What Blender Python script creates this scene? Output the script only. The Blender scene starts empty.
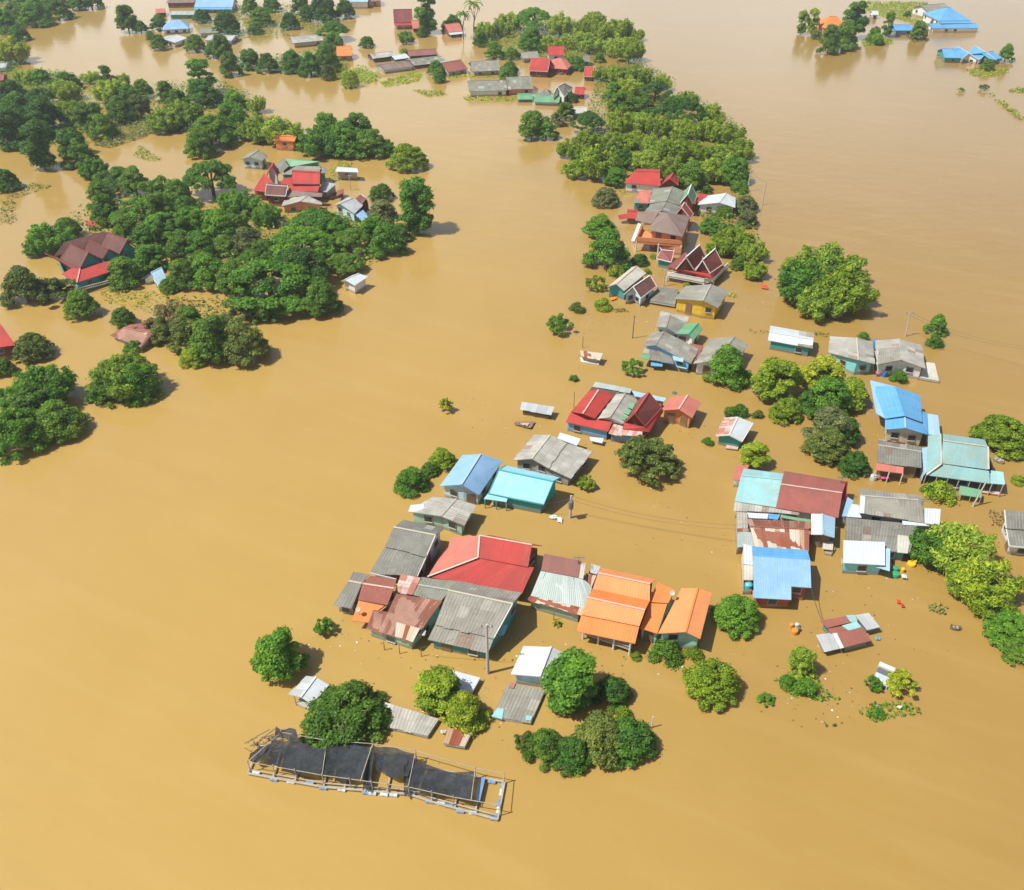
import bpy, math, random
import numpy as np
from mathutils import Vector, Matrix
random.seed(7)
scene = bpy.context.scene
COL = scene.collection
# ------------------------------------------------------------- camera
H, FPX, PITCH = 70.0, 890.0, math.radians(36.7)
cam_d = bpy.data.cameras.new('camera'); cam = bpy.data.objects.new('camera', cam_d); COL.objects.link(cam)
cam.location = (0, 0, H); cam.rotation_euler = (math.pi/2 - PITCH, 0, 0)
cam_d.sensor_fit = 'HORIZONTAL'; cam_d.sensor_width = 36; cam_d.lens = 36*FPX/1024
cam_d.clip_end = 9000; cam_d.clip_start = 0.5
scene.camera = cam
# ------------------------------------------------------------- world and sun
SUN_EL, SH_AZ = math.radians(58), math.radians(17)      # shadows fall to the right and a little away
w = bpy.data.worlds.new('World'); scene.world = w; w.use_nodes = True
nt = w.node_tree; bg = nt.nodes['Background']
sky = nt.nodes.new('ShaderNodeTexSky'); sky.sky_type = 'NISHITA'; sky.sun_disc = False
sky.sun_elevation = SUN_EL; sky.air_density = 1.2; sky.dust_density = 2.5; sky.ozone_density = 1.0
sdir = Vector((-math.cos(SH_AZ)*math.cos(SUN_EL), -math.sin(SH_AZ)*math.cos(SUN_EL), math.sin(SUN_EL)))
sky.sun_rotation = math.atan2(sdir.x, sdir.y)
# bright hazy cloud bank low over the horizon, seen only as glare on the water
tcw = nt.nodes.new('ShaderNodeTexCoord'); spw = nt.nodes.new('ShaderNodeSeparateXYZ'); nt.links.new(tcw.outputs['Generated'], spw.inputs[0])
mrw = nt.nodes.new('ShaderNodeMapRange'); mrw.interpolation_type = 'SMOOTHSTEP'; mrw.inputs[1].default_value = .52; mrw.inputs[2].default_value = .10; mrw.inputs[3].default_value = 0; mrw.inputs[4].default_value = 1
nt.links.new(spw.outputs[2], mrw.inputs[0])
mpw = nt.nodes.new('ShaderNodeMapping'); mpw.inputs['Scale'].default_value = (2.2, 2.2, 7); nt.links.new(tcw.outputs['Generated'], mpw.inputs[0])
nzw = nt.nodes.new('ShaderNodeTexNoise'); nzw.inputs['Scale'].default_value = 1.0; nzw.inputs['Detail'].default_value = 5; nt.links.new(mpw.outputs[0], nzw.inputs['Vector'])
mr2 = nt.nodes.new('ShaderNodeMapRange'); mr2.inputs[1].default_value = .35; mr2.inputs[2].default_value = .62; mr2.inputs[3].default_value = .45; mr2.inputs[4].default_value = 1; nt.links.new(nzw.outputs[0], mr2.inputs[0])
mlw = nt.nodes.new('ShaderNodeMath'); mlw.operation = 'MULTIPLY'; nt.links.new(mrw.outputs[0], mlw.inputs[0]); nt.links.new(mr2.outputs[0], mlw.inputs[1])
CLOUD = 17.0
mxw = nt.nodes.new('ShaderNodeMix'); mxw.data_type = 'RGBA'; nt.links.new(mlw.outputs[0], mxw.inputs[0]); nt.links.new(sky.outputs[0], mxw.inputs[6]); mxw.inputs[7].default_value = (CLOUD, CLOUD*.99, CLOUD*.96, 1)
nt.links.new(mxw.outputs[2], bg.inputs[0]); bg.inputs[1].default_value = 0.068
sun_d = bpy.data.lights.new('sun', 'SUN'); sun_d.energy = 5.0; sun_d.angle = math.radians(0.55); sun_d.color = (1, .97, .90)
sun = bpy.data.objects.new('sun', sun_d); COL.objects.link(sun)
sun.rotation_euler = sdir.to_track_quat('Z', 'Y').to_euler()
scene.view_settings.view_transform = 'Standard'; scene.view_settings.look = 'None'
scene.view_settings.exposure = 0.23; scene.view_settings.gamma = 1
HAZE = 0.0003
# ------------------------------------------------------------- pixel -> world
FR = {'0': (0, 0, 1), 'A': (320, 420, 3.938), 'B': (320, 600, 3.869), 'C': (500, 500, 3.938), 'D': (540, 360, 4.267),
      'E': (700, 360, 4.945), 'F': (820, 360, 4.946), 'G': (720, 450, 5.12), 'H': (760, 560, 3.879), 'I': (540, 150, 4.655),
      'J': (560, 270, 4.655), 'K': (740, 220, 3.606), 'L': (0, 120, 4.046), 'M': (180, 120, 3.793), 'N': (0, 280, 3.657),
      'O': (0, 0, 3.938), 'Q': (230, 0, 4.267), 'S': (440, 0, 4.267), 'T': (660, 0, 2.813), 'U': (230, 600, 3.531),
      'V': (240, 700, 3.657), 'W': (560, 60, 4.267), 'X': (780, 0, 4.197),
      'a': (320, 510, 8), 'b': (320, 560, 8), 'c': (420, 520, 8), 'd': (420, 570, 8), 'e': (400, 430, 8), 'g': (480, 420, 8),
      'h': (520, 540, 8), 'i': (600, 560, 8), 'j': (555, 370, 8), 'k': (725, 450, 8), 'l': (725, 510, 8), 'm': (830, 475, 8),
      'n': (860, 370, 8), 'o': (896, 420, 8), 'p': (760, 310, 5.389), 'q': (790, 590, 6.357), 'r': (610, 165, 8),
      's': (600, 240, 8), 't': (630, 290, 8), 'u': (30, 220, 8), 'v': (240, 130, 8), 'w': (440, 640, 8), 'x': (500, 640, 5.689),
      'y': (700, 400, 10.24)}
CP, SP = math.cos(PITCH), math.sin(PITCH)
def at(fr, x, y, z=0.0):
    ox, oy, f = FR[fr]; X = ox + x/f; Y = oy + y/f
    dx, dy = (X-512)/FPX, -(Y-445)/FPX
    d = Vector((dx, CP + dy*SP, -SP + dy*CP))
    t = (z - H)/d.z
    return Vector((0, 0, H)) + d*t
def pxm(p):                                   # pixels per metre at a point
    return FPX/((p.y)*CP - (p.z-H)*SP)
# ------------------------------------------------------------- materials
MT = {}
def N(nt, t, **k):
    n = nt.nodes.new(t)
    for a, b in k.items(): setattr(n, a, b)
    return n
def newmat(name, rough=.6, spec=.4):
    m = bpy.data.materials.new(name); m.use_nodes = True
    b = m.node_tree.nodes['Principled BSDF']; b.inputs['Roughness'].default_value = rough
    b.inputs['Specular IOR Level'].default_value = spec
    MT[name] = m
    return m, m.node_tree, b
def ramp(nt, fac, stops, interp='LINEAR'):
    r = N(nt, 'ShaderNodeValToRGB'); r.color_ramp.interpolation = interp
    e = r.color_ramp.elements
    while len(e) < len(stops): e.new(.5)
    for i, (p, c) in enumerate(stops):
        e[i].position = p; e[i].color = (*c[:3], 1) if len(c) >= 3 else (c[0],)*3+(1,)
    nt.links.new(fac, r.inputs[0]); return r
def mixc(nt, fac, a, b, mode='MIX'):
    m = N(nt, 'ShaderNodeMix', data_type='RGBA', blend_type=mode)
    for s, v in ((0, fac), (6, a), (7, b)):
        if isinstance(v, (int, float)): m.inputs[s].default_value = v
        elif isinstance(v, (tuple, list)): m.inputs[s].default_value = (*v[:3], 1)
        else: nt.links.new(v, m.inputs[s])
    return m.outputs[2]
def math_(nt, op, a, b=None):
    m = N(nt, 'ShaderNodeMath', operation=op)
    for i, v in enumerate((a, b)):
        if v is None: continue
        if isinstance(v, (int, float)): m.inputs[i].default_value = v
        else: nt.links.new(v, m.inputs[i])
    return m.outputs[0]
def noise(nt, vec, scale, detail=4, rough=.6, vs=None):
    n = N(nt, 'ShaderNodeTexNoise'); n.inputs['Scale'].default_value = scale
    n.inputs['Detail'].default_value = detail; n.inputs['Roughness'].default_value = rough
    if vs is not None:
        mp = N(nt, 'ShaderNodeMapping'); mp.inputs['Scale'].default_value = vs
        nt.links.new(vec, mp.inputs[0]); vec = mp.outputs[0]
    nt.links.new(vec, n.inputs['Vector']); return n.outputs[0]
CONST = ('rust_striped','rust_white','rust')
def roofmat(name, cols, rib=.25, rows=0.0, stain=(.10, .09, .07), stain_amt=.45, rust=0.0, rustc=(.22, .06, .03), rough=.5, metal=0.0, lichen=0, seam=.75):
    """cols: palette picked per sheet. UV in metres, u across the ribs, v down the slope."""
    m, nt, b = newmat(name, rough, .35)
    uv = N(nt, 'ShaderNodeUVMap', uv_map='UVMap').outputs[0]
    at_ = N(nt, 'ShaderNodeAttribute', attribute_name='rnd')
    sep = N(nt, 'ShaderNodeSeparateXYZ'); nt.links.new(uv, sep.inputs[0])
    geo = N(nt, 'ShaderNodeNewGeometry').outputs['Position']
    n = len(cols); base = ramp(nt, at_.outputs['Fac'], [((i+.5)/n if name not in CONST else i/n, c) for i, c in enumerate(cols)], 'CONSTANT' if name in CONST else 'LINEAR').outputs[0]
    if name.startswith(('fibre','zinc','rust')):
        base = mixc(nt, math_(nt, 'MULTIPLY', math_(nt, 'GREATER_THAN', at_.outputs['Fac'], .95), .45), base, (.62,.60,.54))
        base = mixc(nt, math_(nt, 'MULTIPLY', math_(nt, 'LESS_THAN', at_.outputs['Fac'], .035), .5), base, (.30,.12,.08))
    # large blotches
    big = noise(nt, geo, .35, 5, .65)
    base = mixc(nt, math_(nt, 'MULTIPLY', ramp(nt, big, [(.35, (0,0,0)), (.7, (1,1,1))]).outputs[0], stain_amt), base, stain)
    stre = noise(nt, uv, 1.0, 5, .7, (5, .45, 1))
    base = mixc(nt, math_(nt, 'MULTIPLY', ramp(nt, stre, [(.45, (0,0,0)), (.72, (1,1,1))]).outputs[0], stain_amt*.8), base, stain)
    fine = noise(nt, geo, 9, 3, .7)
    base = mixc(nt, .22, base, ramp(nt, fine, [(.3, (.25,)), (.7, (1,))]).outputs[0], 'MULTIPLY')
    sc = noise(nt, uv, 1.0, 4, .75, (3.5, .3, 1))
    base = mixc(nt, math_(nt, 'MULTIPLY', ramp(nt, sc, [(.58, (0,0,0)), (.75, (1,1,1))]).outputs[0], .28 if name.startswith(('fibre','rust','zinc')) else .12), base, (.75,.72,.66))
    if lichen:
        li = noise(nt, geo, 2.3, 6, .75)
        base = mixc(nt, math_(nt, 'MULTIPLY', ramp(nt, li, [(.56, (0,0,0)), (.66, (1,1,1))]).outputs[0], lichen), base, (.42, .41, .36))
    if rust:
        rn = noise(nt, uv, 1.0, 6, .7, (2.2, .5, 1)); lo = .72 - .34*rust
        base = mixc(nt, math_(nt, 'MULTIPLY', ramp(nt, rn, [(lo, (0,0,0)), (lo+.08, (1,1,1))]).outputs[0], .9), base, rustc)
    if rib:
        s = math_(nt, 'SINE', math_(nt, 'MULTIPLY', sep.outputs[0], 2*math.pi/rib))
        dirt_shade = math_(nt, 'MULTIPLY_ADD', s, .5); 
        dirt_shade.node.inputs[2].default_value = .5
        base = mixc(nt, math_(nt, 'MULTIPLY', math_(nt, 'POWER', dirt_shade, 3), .16), base, stain)  # rib lines: shading of the corrugation put into the colour
        hgt = s
        if rows:
            fr = math_(nt, 'FRACT', math_(nt, 'DIVIDE', sep.outputs[1], rows)); hgt = math_(nt, 'ADD', math_(nt, 'MULTIPLY', s, .4), fr)
            base = mixc(nt, math_(nt, 'MULTIPLY', math_(nt, 'GREATER_THAN', fr, .82), .3), base, stain)
        bp = N(nt, 'ShaderNodeBump'); bp.inputs['Distance'].default_value = rib*.07; bp.inputs['Strength'].default_value = .5 if name.startswith(('fibre','rust','zinc','maroon','dark')) else .28
        nt.links.new(hgt, bp.inputs['Height']); nt.links.new(bp.outputs[0], b.inputs['Normal'])
    nt.links.new(base, b.inputs['Base Color']); b.inputs['Metallic'].default_value = metal
    return m
def plain(name, col, rough=.7, var=.35, dirt_shade=(.12, .10, .07), scale=1.2, spec=.3, water=True):
    m, nt, b = newmat(name, rough, spec)
    geo = N(nt, 'ShaderNodeNewGeometry').outputs['Position']
    n1 = noise(nt, geo, scale, 5, .7)
    c = mixc(nt, math_(nt, 'MULTIPLY', ramp(nt, n1, [(.4, (0,0,0)), (.75, (1,1,1))]).outputs[0], var), col, dirt_shade)
    if water:   # mud line left by the flood just above the water
        sp = N(nt, 'ShaderNodeSeparateXYZ'); nt.links.new(geo, sp.inputs[0])
        mr = N(nt, 'ShaderNodeMapRange'); mr.inputs[1].default_value = .25; mr.inputs[2].default_value = .6; mr.inputs[3].default_value = .75; mr.inputs[4].default_value = 0
        nt.links.new(math_(nt, 'ADD', sp.outputs[2], math_(nt, 'MULTIPLY', n1, -.1)), mr.inputs[0])
        c = mixc(nt, mr.outputs[0], c, (.25, .17, .08))
    nt.links.new(c, b.inputs['Base Color']); return m
roofmat('fibre', [(.31,.30,.255), (.34,.33,.28), (.325,.315,.265), (.37,.355,.30), (.29,.28,.24)], .33, 0, lichen=.35, rough=.85)
roofmat('fibre_dark', [(.22,.22,.19), (.25,.25,.215), (.235,.235,.205), (.28,.275,.24)], .33, 0, lichen=.25, rough=.85)
roofmat('fibre_green', [(.24,.265,.21), (.28,.30,.235), (.31,.315,.25)], .33, 0, lichen=.3, rough=.85)
roofmat('fibre_pale', [(.46,.45,.40), (.52,.50,.45), (.43,.42,.37), (.56,.54,.48)], .33, 0, lichen=.2, rough=.85)
roofmat('zinc', [(.50,.53,.54), (.60,.63,.64), (.44,.47,.47), (.66,.68,.68)], .2, 0, stain_amt=.25, rust=.15, rough=.45, metal=.15)
roofmat('zinc_mint', [(.44,.52,.49), (.52,.60,.56), (.48,.56,.54)], .2, 0, stain_amt=.22, rust=.1, rough=.45, metal=.1)
roofmat('white_metal', [(.60,.65,.67), (.63,.68,.70), (.57,.62,.65)], .3, 0, stain_amt=.12, rough=.4)
roofmat('cream_metal', [(.58,.56,.48), (.66,.63,.54), (.52,.50,.42)], .3, 0, stain_amt=.3, rough=.6)
roofmat('rust', [(.27,.085,.055), (.31,.11,.07), (.24,.08,.06), (.44,.24,.17), (.30,.10,.06), (.26,.09,.065), (.50,.33,.24)], .25, 0, stain=(.10,.05,.04), stain_amt=.5, rust=.45, rustc=(.42,.26,.15), rough=.8)
roofmat('rust_striped', [(.24,.06,.03), (.52,.45,.32), (.55,.50,.40), (.27,.08,.04), (.60,.55,.46), (.45,.30,.18)], .25, 0, stain=(.25,.09,.05), stain_amt=.12, rust=0, rustc=(.26,.07,.035), rough=.8)
roofmat('rust_white', [(.55,.35,.28), (.62,.55,.50), (.45,.20,.14), (.66,.60,.56)], .25, .6, stain=(.30,.10,.07), stain_amt=.5, rust=.6, rustc=(.38,.12,.09), rough=.8)
roofmat('brick_red', [(.34,.115,.08), (.36,.125,.09), (.33,.11,.08)], .25, 0, stain=(.12,.06,.05), stain_amt=0.42, rough=0.90)
roofmat('brown_red', [(.26,.11,.09), (.30,.13,.105), (.24,.10,.085)], .25, 0, stain=(.14,.08,.07), stain_amt=.25, rough=.6)
roofmat('red_tile', [(.52,.045,.038), (.57,.055,.042), (.49,.04,.036), (.60,.09,.065)], .3, .33, stain=(.20,.05,.04), stain_amt=0.52, rough=0.75)
roofmat('maroon_tile', [(.26,.045,.04), (.31,.06,.05), (.22,.04,.035), (.34,.08,.065)], .3, .33, stain=(.10,.05,.04), stain_amt=.45, rough=.6)
roofmat('dark_maroon', [(.17,.055,.05), (.21,.075,.06), (.14,.05,.045), (.26,.11,.09)], .3, .33, stain=(.08,.05,.04), stain_amt=.5, lichen=.2, rough=.75)
roofmat('old_red', [(.36,.09,.075), (.40,.11,.09), (.34,.08,.07)], .3, .4, stain=(.14,.09,.07), stain_amt=0.57, rough=0.90)
roofmat('pink_red', [(.56,.16,.12), (.62,.20,.15), (.50,.13,.10)], .3, 0, stain=(.30,.12,.09), stain_amt=0.47, rough=0.80)
roofmat('orange', [(.78,.235,.055), (.80,.25,.06), (.77,.22,.05)], .3, 0, stain=(.45,.15,.05), stain_amt=0.37, rough=0.65)
roofmat('orange_pale', [(.80,.29,.10), (.82,.31,.11), (.79,.275,.09)], .3, 0, stain=(.50,.20,.08), stain_amt=0.42, rough=0.70)
roofmat('blue', [(.28,.48,.72), (.30,.50,.74), (.27,.46,.70)], .25, 0, stain=(.13,.26,.42), stain_amt=0.42, rough=0.60)
roofmat('deep_blue', [(.06,.28,.58), (.08,.32,.62), (.05,.25,.54)], .25, .6, stain=(.20,.42,.62), stain_amt=0.52, rough=0.60)
roofmat('pale_blue', [(.33,.52,.68), (.38,.57,.72), (.30,.49,.65)], .25, 0, stain=(.25,.36,.42), stain_amt=0.37, rough=0.65)
roofmat('turquoise', [(.31,.58,.68), (.33,.60,.70), (.29,.56,.66)], .25, 0, stain=(.12,.40,.46), stain_amt=0.42, rough=0.60)
roofmat('turquoise_worn', [(.27,.58,.62), (.33,.64,.66), (.24,.54,.59), (.36,.62,.62)], .25, .9, stain=(.30,.36,.33), stain_amt=0.62, rough=0.80)
roofmat('teal_tile', [(.17,.39,.41), (.21,.43,.45), (.25,.47,.48), (.15,.37,.39)], .3, .4, stain=(.25,.27,.21), stain_amt=.5, lichen=.25, rough=.6)
roofmat('green_metal', [(.10,.33,.16), (.14,.38,.20), (.18,.40,.24)], .25, 0, stain=(.18,.25,.16), stain_amt=.4, rough=.55)
roofmat('brown_shingle', [(.25,.17,.15), (.30,.21,.18), (.22,.15,.13), (.34,.25,.21)], .3, .3, stain=(.14,.11,.09), stain_amt=.45, lichen=.15, rough=.85)
for n_, c_ in dict(w_white=(.74,.74,.70), w_cream=(.62,.56,.42), w_mint=(.36,.58,.48), w_teal=(.03,.32,.33), w_blue=(.14,.40,.66), w_paleblue=(.50,.66,.74),
                   w_grey=(.34,.35,.34), w_orange=(.66,.22,.05), w_salmon=(.68,.28,.15), w_yellow=(.70,.46,.03), w_cyan=(.22,.62,.64), w_red=(.40,.07,.04),
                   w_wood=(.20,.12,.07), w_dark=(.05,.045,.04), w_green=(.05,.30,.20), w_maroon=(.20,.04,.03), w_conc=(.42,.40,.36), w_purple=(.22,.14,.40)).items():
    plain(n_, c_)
plain('trim_white', (.66,.66,.62), water=False, var=.2); plain('trim_red', (.45,.06,.05), water=False); plain('trim_grey', (.40,.39,.35), water=False)
plain('trim_teal', (.05,.40,.42), water=False); plain('trim_cream', (.50,.46,.37), water=False, var=.3); plain('trim_orange', (.66,.25,.10), water=False)
plain('trim_blue', (.15,.38,.68), water=False); plain('trim_pink', (.62,.40,.33), water=False); plain('trim_maroon', (.25,.05,.04), water=False); plain('trim_green', (.04,.36,.14), water=False)
plain('bamboo', (.40,.36,.29), .7, .5, water=False); plain('timber', (.22,.16,.11), .8, .5, water=False); plain('concrete', (.48,.46,.42), .8, .4, scale=3, water=False)
plain('drum_blue', (.17,.27,.46), .4, .3, water=False); plain('drum_white', (.50,.54,.58), .4, .3, water=False)
plain('pl_yellow', (.75,.45,.02), .4, .1, water=False); plain('pl_green', (.03,.32,.16), .4, .2, water=False); plain('pl_orange', (.70,.26,.03), .4, .2, water=False)
plain('pl_red', (.60,.08,.03), .4, .2, water=False); plain('pl_blue', (.04,.20,.62), .4, .2, water=False); plain('pl_pink', (.65,.08,.22), .4, .2, water=False)
plain('pl_cyan', (.08,.45,.55), .4, .2, water=False); plain('cable', (.06,.06,.06), .5, 0, water=False); plain('metal_dark', (.12,.14,.15), .4, .3, water=False)
plain('bark', (.16,.12,.08), .9, .5, scale=4, water=False); plain('skin', (.35,.2,.13), .6, 0, water=False)
def glass():
    m, nt, b = newmat('glass', .15, .6); b.inputs['Base Color'].default_value = (.025,.03,.035,1)
glass()
def net():
    m, nt, b = newmat('net', .8, .2); b.inputs['Base Color'].default_value = (.018,.022,.026,1)
    geo = N(nt, 'ShaderNodeNewGeometry').outputs['Position']
    n1 = noise(nt, geo, 1.3, 4, .6)
    c = ramp(nt, n1, [(.35, (.024,.029,.034)), (.7, (.05,.057,.065))]).outputs[0]; nt.links.new(c, b.inputs['Base Color'])
    n2 = noise(nt, geo, 1.0, 4, .7)
    a = ramp(nt, n2, [(.45, (.95,)), (.75, (.70,))]).outputs[0]; nt.links.new(a, b.inputs['Alpha'])
net()
def leafmat(name, stops, trans=.45):
    m, nt, b = newmat(name, .55, .25)
    a = N(nt, 'ShaderNodeAttribute', attribute_name='rnd').outputs['Fac']
    oi = N(nt, 'ShaderNodeObjectInfo').outputs['Random']
    tc = N(nt, 'ShaderNodeTexCoord').outputs['Object']
    n1 = noise(nt, tc, .7, 3, .6)
    f = math_(nt, 'ADD', math_(nt, 'MULTIPLY', a, .85), math_(nt, 'MULTIPLY', n1, .6))
    f = math_(nt, 'ADD', f, math_(nt, 'MULTIPLY', math_(nt, 'SUBTRACT', oi, .5), .28))
    f = math_(nt, 'SUBTRACT', f, .22)
    c = ramp(nt, f, stops).outputs[0]
    nt.links.new(c, b.inputs['Base Color'])
    tr = N(nt, 'ShaderNodeBsdfTranslucent'); nt.links.new(mixc(nt, 1.0, c, (1.0, 1.0, .45), 'MULTIPLY'), tr.inputs[0])
    mx = N(nt, 'ShaderNodeMixShader'); mx.inputs[0].default_value = trans
    nt.links.new(b.outputs[0], mx.inputs[1]); nt.links.new(tr.outputs[0], mx.inputs[2])
    nt.links.new(mx.outputs[0], nt.nodes['Material Output'].inputs[0])
leafmat('leaf_dark', [(.1, (0.039,0.105,0.020)), (.5, (0.079,0.203,0.026)), (.9, (0.182,0.352,0.039))])
leafmat('leaf_mid', [(.1, (0.055,0.126,0.018)), (.5, (0.128,0.258,0.026)), (.9, (0.281,0.432,0.044))])
leafmat('leaf_lime', [(.1, (0.110,0.192,0.015)), (.5, (0.268,0.396,0.026)), (.9, (0.525,0.600,0.044))])
leafmat('leaf_yellow', [(.1, (0.122,0.216,0.018)), (.5, (0.329,0.432,0.029)), (.9, (0.700,0.650,0.050))])
leafmat('leaf_olive', [(.1, (0.061,0.102,0.022)), (.5, (0.134,0.192,0.035)), (.9, (0.305,0.348,0.066))])
leafmat('leaf_grey', [(.1, (0.098,0.132,0.050)), (.5, (0.207,0.246,0.088)), (.9, (0.366,0.384,0.143))])
leafmat('leaf_bamboo', [(.1, (0.110,0.204,0.022)), (.5, (0.293,0.432,0.044)), (.9, (0.561,0.650,0.083))])
leafmat('leaf_bright', [(.1, (0.055,0.150,0.018)), (.5, (0.122,0.294,0.026)), (.9, (0.268,0.480,0.044))])
leafmat('leaf_dry', [(.1, (0.146,0.120,0.033)), (.5, (0.293,0.240,0.088)), (.9, (0.439,0.372,0.154))])
def littermat():
    m, nt, b = newmat('litter', .8, .2); a = N(nt, 'ShaderNodeAttribute', attribute_name='rnd').outputs['Fac']
    nt.links.new(ramp(nt, a, [(0, (.12,.08,.03)), (.35, (.09,.13,.03)), (.6, (.25,.17,.08)), (.8, (.5,.45,.35)), (.93, (.8,.8,.78))], 'CONSTANT').outputs[0], b.inputs['Base Color'])
littermat()
def watermat():
    m, nt, b = newmat('muddy_water', .42, .35); b.inputs['IOR'].default_value = 1.33; b.inputs['Coat Weight'].default_value = 1.0; b.inputs['Coat IOR'].default_value = 1.42
    geo = N(nt, 'ShaderNodeNewGeometry').outputs['Position']
    n1 = noise(nt, geo, .012, 5, .55, (1, .7, 1)); n2 = noise(nt, geo, .06, 4, .6, (1, .35, 1))
    f = math_(nt, 'ADD', math_(nt, 'MULTIPLY', n1, .7), math_(nt, 'MULTIPLY', n2, .3))
    c = ramp(nt, f, [(.32, (.385,.242,.062)), (.5, (.41,.262,.072)), (.68, (.435,.284,.086))]).outputs[0]
    # darker right half: falloff of the sun's glare put into the colour; drifting streaks of foam and silt
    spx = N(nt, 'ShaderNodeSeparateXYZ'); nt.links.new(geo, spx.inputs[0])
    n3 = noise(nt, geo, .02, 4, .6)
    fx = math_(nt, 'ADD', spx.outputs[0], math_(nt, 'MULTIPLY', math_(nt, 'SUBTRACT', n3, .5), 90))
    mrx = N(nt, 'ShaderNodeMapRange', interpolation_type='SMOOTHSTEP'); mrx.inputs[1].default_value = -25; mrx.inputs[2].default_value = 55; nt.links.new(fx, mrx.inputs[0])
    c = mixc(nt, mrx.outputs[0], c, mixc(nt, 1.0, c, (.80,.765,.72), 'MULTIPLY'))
    mpr = N(nt, 'ShaderNodeMapping'); mpr.inputs['Rotation'].default_value = (0, 0, .45); nt.links.new(geo, mpr.inputs[0])
    st = noise(nt, mpr.outputs[0], 1.0, 5, .62, (.035, .28, 1))
    c = mixc(nt, math_(nt, 'MULTIPLY', ramp(nt, st, [(.50, (0,0,0)), (.72, (1,1,1))]).outputs[0], .12), c, (.52,.37,.15))
    st2 = noise(nt, mpr.outputs[0], 1.0, 5, .6, (.025, .16, 3))
    c = mixc(nt, math_(nt, 'MULTIPLY', ramp(nt, st2, [(.52, (0,0,0)), (.70, (1,1,1))]).outputs[0], .10), c, (.30,.18,.05))
    nt.links.new(c, b.inputs['Base Color'])
    rr = ramp(nt, n1, [(.35, (.06,)), (.65, (.14,))]).outputs[0]; nt.links.new(rr, b.inputs['Coat Roughness'])
    w1 = noise(nt, geo, 1.1, 4, .6, (1, 1.6, 1)); w2 = noise(nt, geo, .22, 3, .55, (1, 1.7, 1))
    h_ = math_(nt, 'ADD', math_(nt, 'MULTIPLY', w1, .25), w2)
    bp = N(nt, 'ShaderNodeBump'); bp.inputs['Strength'].default_value = .5; bp.inputs['Distance'].default_value = .11
    nt.links.new(h_, bp.inputs['Height']); nt.links.new(bp.outputs[0], b.inputs['Normal']); nt.links.new(bp.outputs[0], b.inputs['Coat Normal'])
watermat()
# ------------------------------------------------------------- mesh helpers
class MB:
    def __init__(s): s.v = []; s.f = []; s.uv = []; s.r = []
    def face(s, pts, uvs=None, r=.5):
        i = len(s.v); s.v += [tuple(p) for p in pts]; s.f.append(tuple(range(i, i+len(pts))))
        s.uv += (uvs or [(0, 0)]*len(pts)); s.r += [r]*len(pts)
    def prism(s, top, dz):                    # closed slab hanging dz below a polygon
        bot = [Vector(p) - Vector((0, 0, dz)) for p in top]; n = len(top)
        s.face(top); s.face(bot[::-1])
        for i in range(n): j = (i+1) % n; s.face([top[i], bot[i], bot[j], top[j]])
    def box(s, c, dx, dy, dz, rz=0.0):        # c = centre of the base
        M = Matrix.Rotation(rz, 3, 'Z'); q = [Vector(c)+M @ Vector((sx*dx/2, sy*dy/2, dz)) for sx, sy in ((-1,-1),(1,-1),(1,1),(-1,1))]
        s.prism(q, dz)
    def beam(s, a, b, wd, ht):                # rectangular beam between two points
        a, b = Vector(a), Vector(b); d = (b-a); 
        if d.length < 1e-4: return
        d.normalize(); sd = d.cross(Vector((0,0,1))); sd = sd.normalized() if sd.length > 1e-3 else Vector((1,0,0)); up = sd.cross(d)
        A = [a+sd*wd/2*i+up*ht/2*j for i, j in ((-1,-1),(1,-1),(1,1),(-1,1))]; B = [p+(b-a) for p in A]
        s.face(A); s.face(B[::-1])
        for i in range(4): j = (i+1) % 4; s.face([A[i], B[i], B[j], A[j]])
    def tube(s, pts, rads, n=7):
        rings = []
        pts = [Vector(p) for p in pts]
        for k, p in enumerate(pts):
            d = (pts[min(k+1, len(pts)-1)]-pts[max(k-1, 0)]).normalized()
            x = d.cross(Vector((0, 1, .013))).normalized(); y = d.cross(x)
            rings.append([p+(x*math.cos(2*math.pi*i/n)+y*math.sin(2*math.pi*i/n))*rads[k] for i in range(n)])
        for k in range(len(rings)-1):
            for i in range(n): j = (i+1) % n; s.face([rings[k][i], rings[k][j], rings[k+1][j], rings[k+1][i]])
        s.face(rings[0][::-1]); s.face(rings[-1])
    def build(s, name, mat, parent=None, origin=None, smooth=False):
        me = bpy.data.meshes.new(name); o = bpy.data.objects.new(name, me); COL.objects.link(o)
        off = Vector((0, 0, 0))
        if parent is not None: off = ORI.get(parent.name, Vector((0,0,0)))
        elif origin is not None: off = Vector(origin); o.location = off
        me.from_pydata([tuple(Vector(p)-off) for p in s.v], [], s.f)
        uvl = me.uv_layers.new(name='UVMap'); uvl.data.foreach_set('uv', np.array(s.uv, dtype='f').ravel())
        at_ = me.attributes.new('rnd', 'FLOAT', 'POINT'); at_.data.foreach_set('value', np.array(s.r, dtype='f'))
        me.materials.append(MT[mat] if isinstance(mat, str) else mat)
        if smooth: me.polygons.foreach_set('use_smooth', [True]*len(me.polygons))
        if parent is not None: o.parent = parent
        ORI[o.name] = off
        return o
ORI = {}
def empty(name, loc):
    o = bpy.data.objects.new(name, None); COL.objects.link(o); o.location = loc; o.empty_display_size = .5; ORI[o.name] = Vector(loc); return o
def tag(o, label=None, cat=None, group=None, kind=None):
    if label: o['label'] = label
    if cat: o['category'] = cat
    if group: o['group'] = group
    if kind: o['kind'] = kind
    return o
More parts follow.
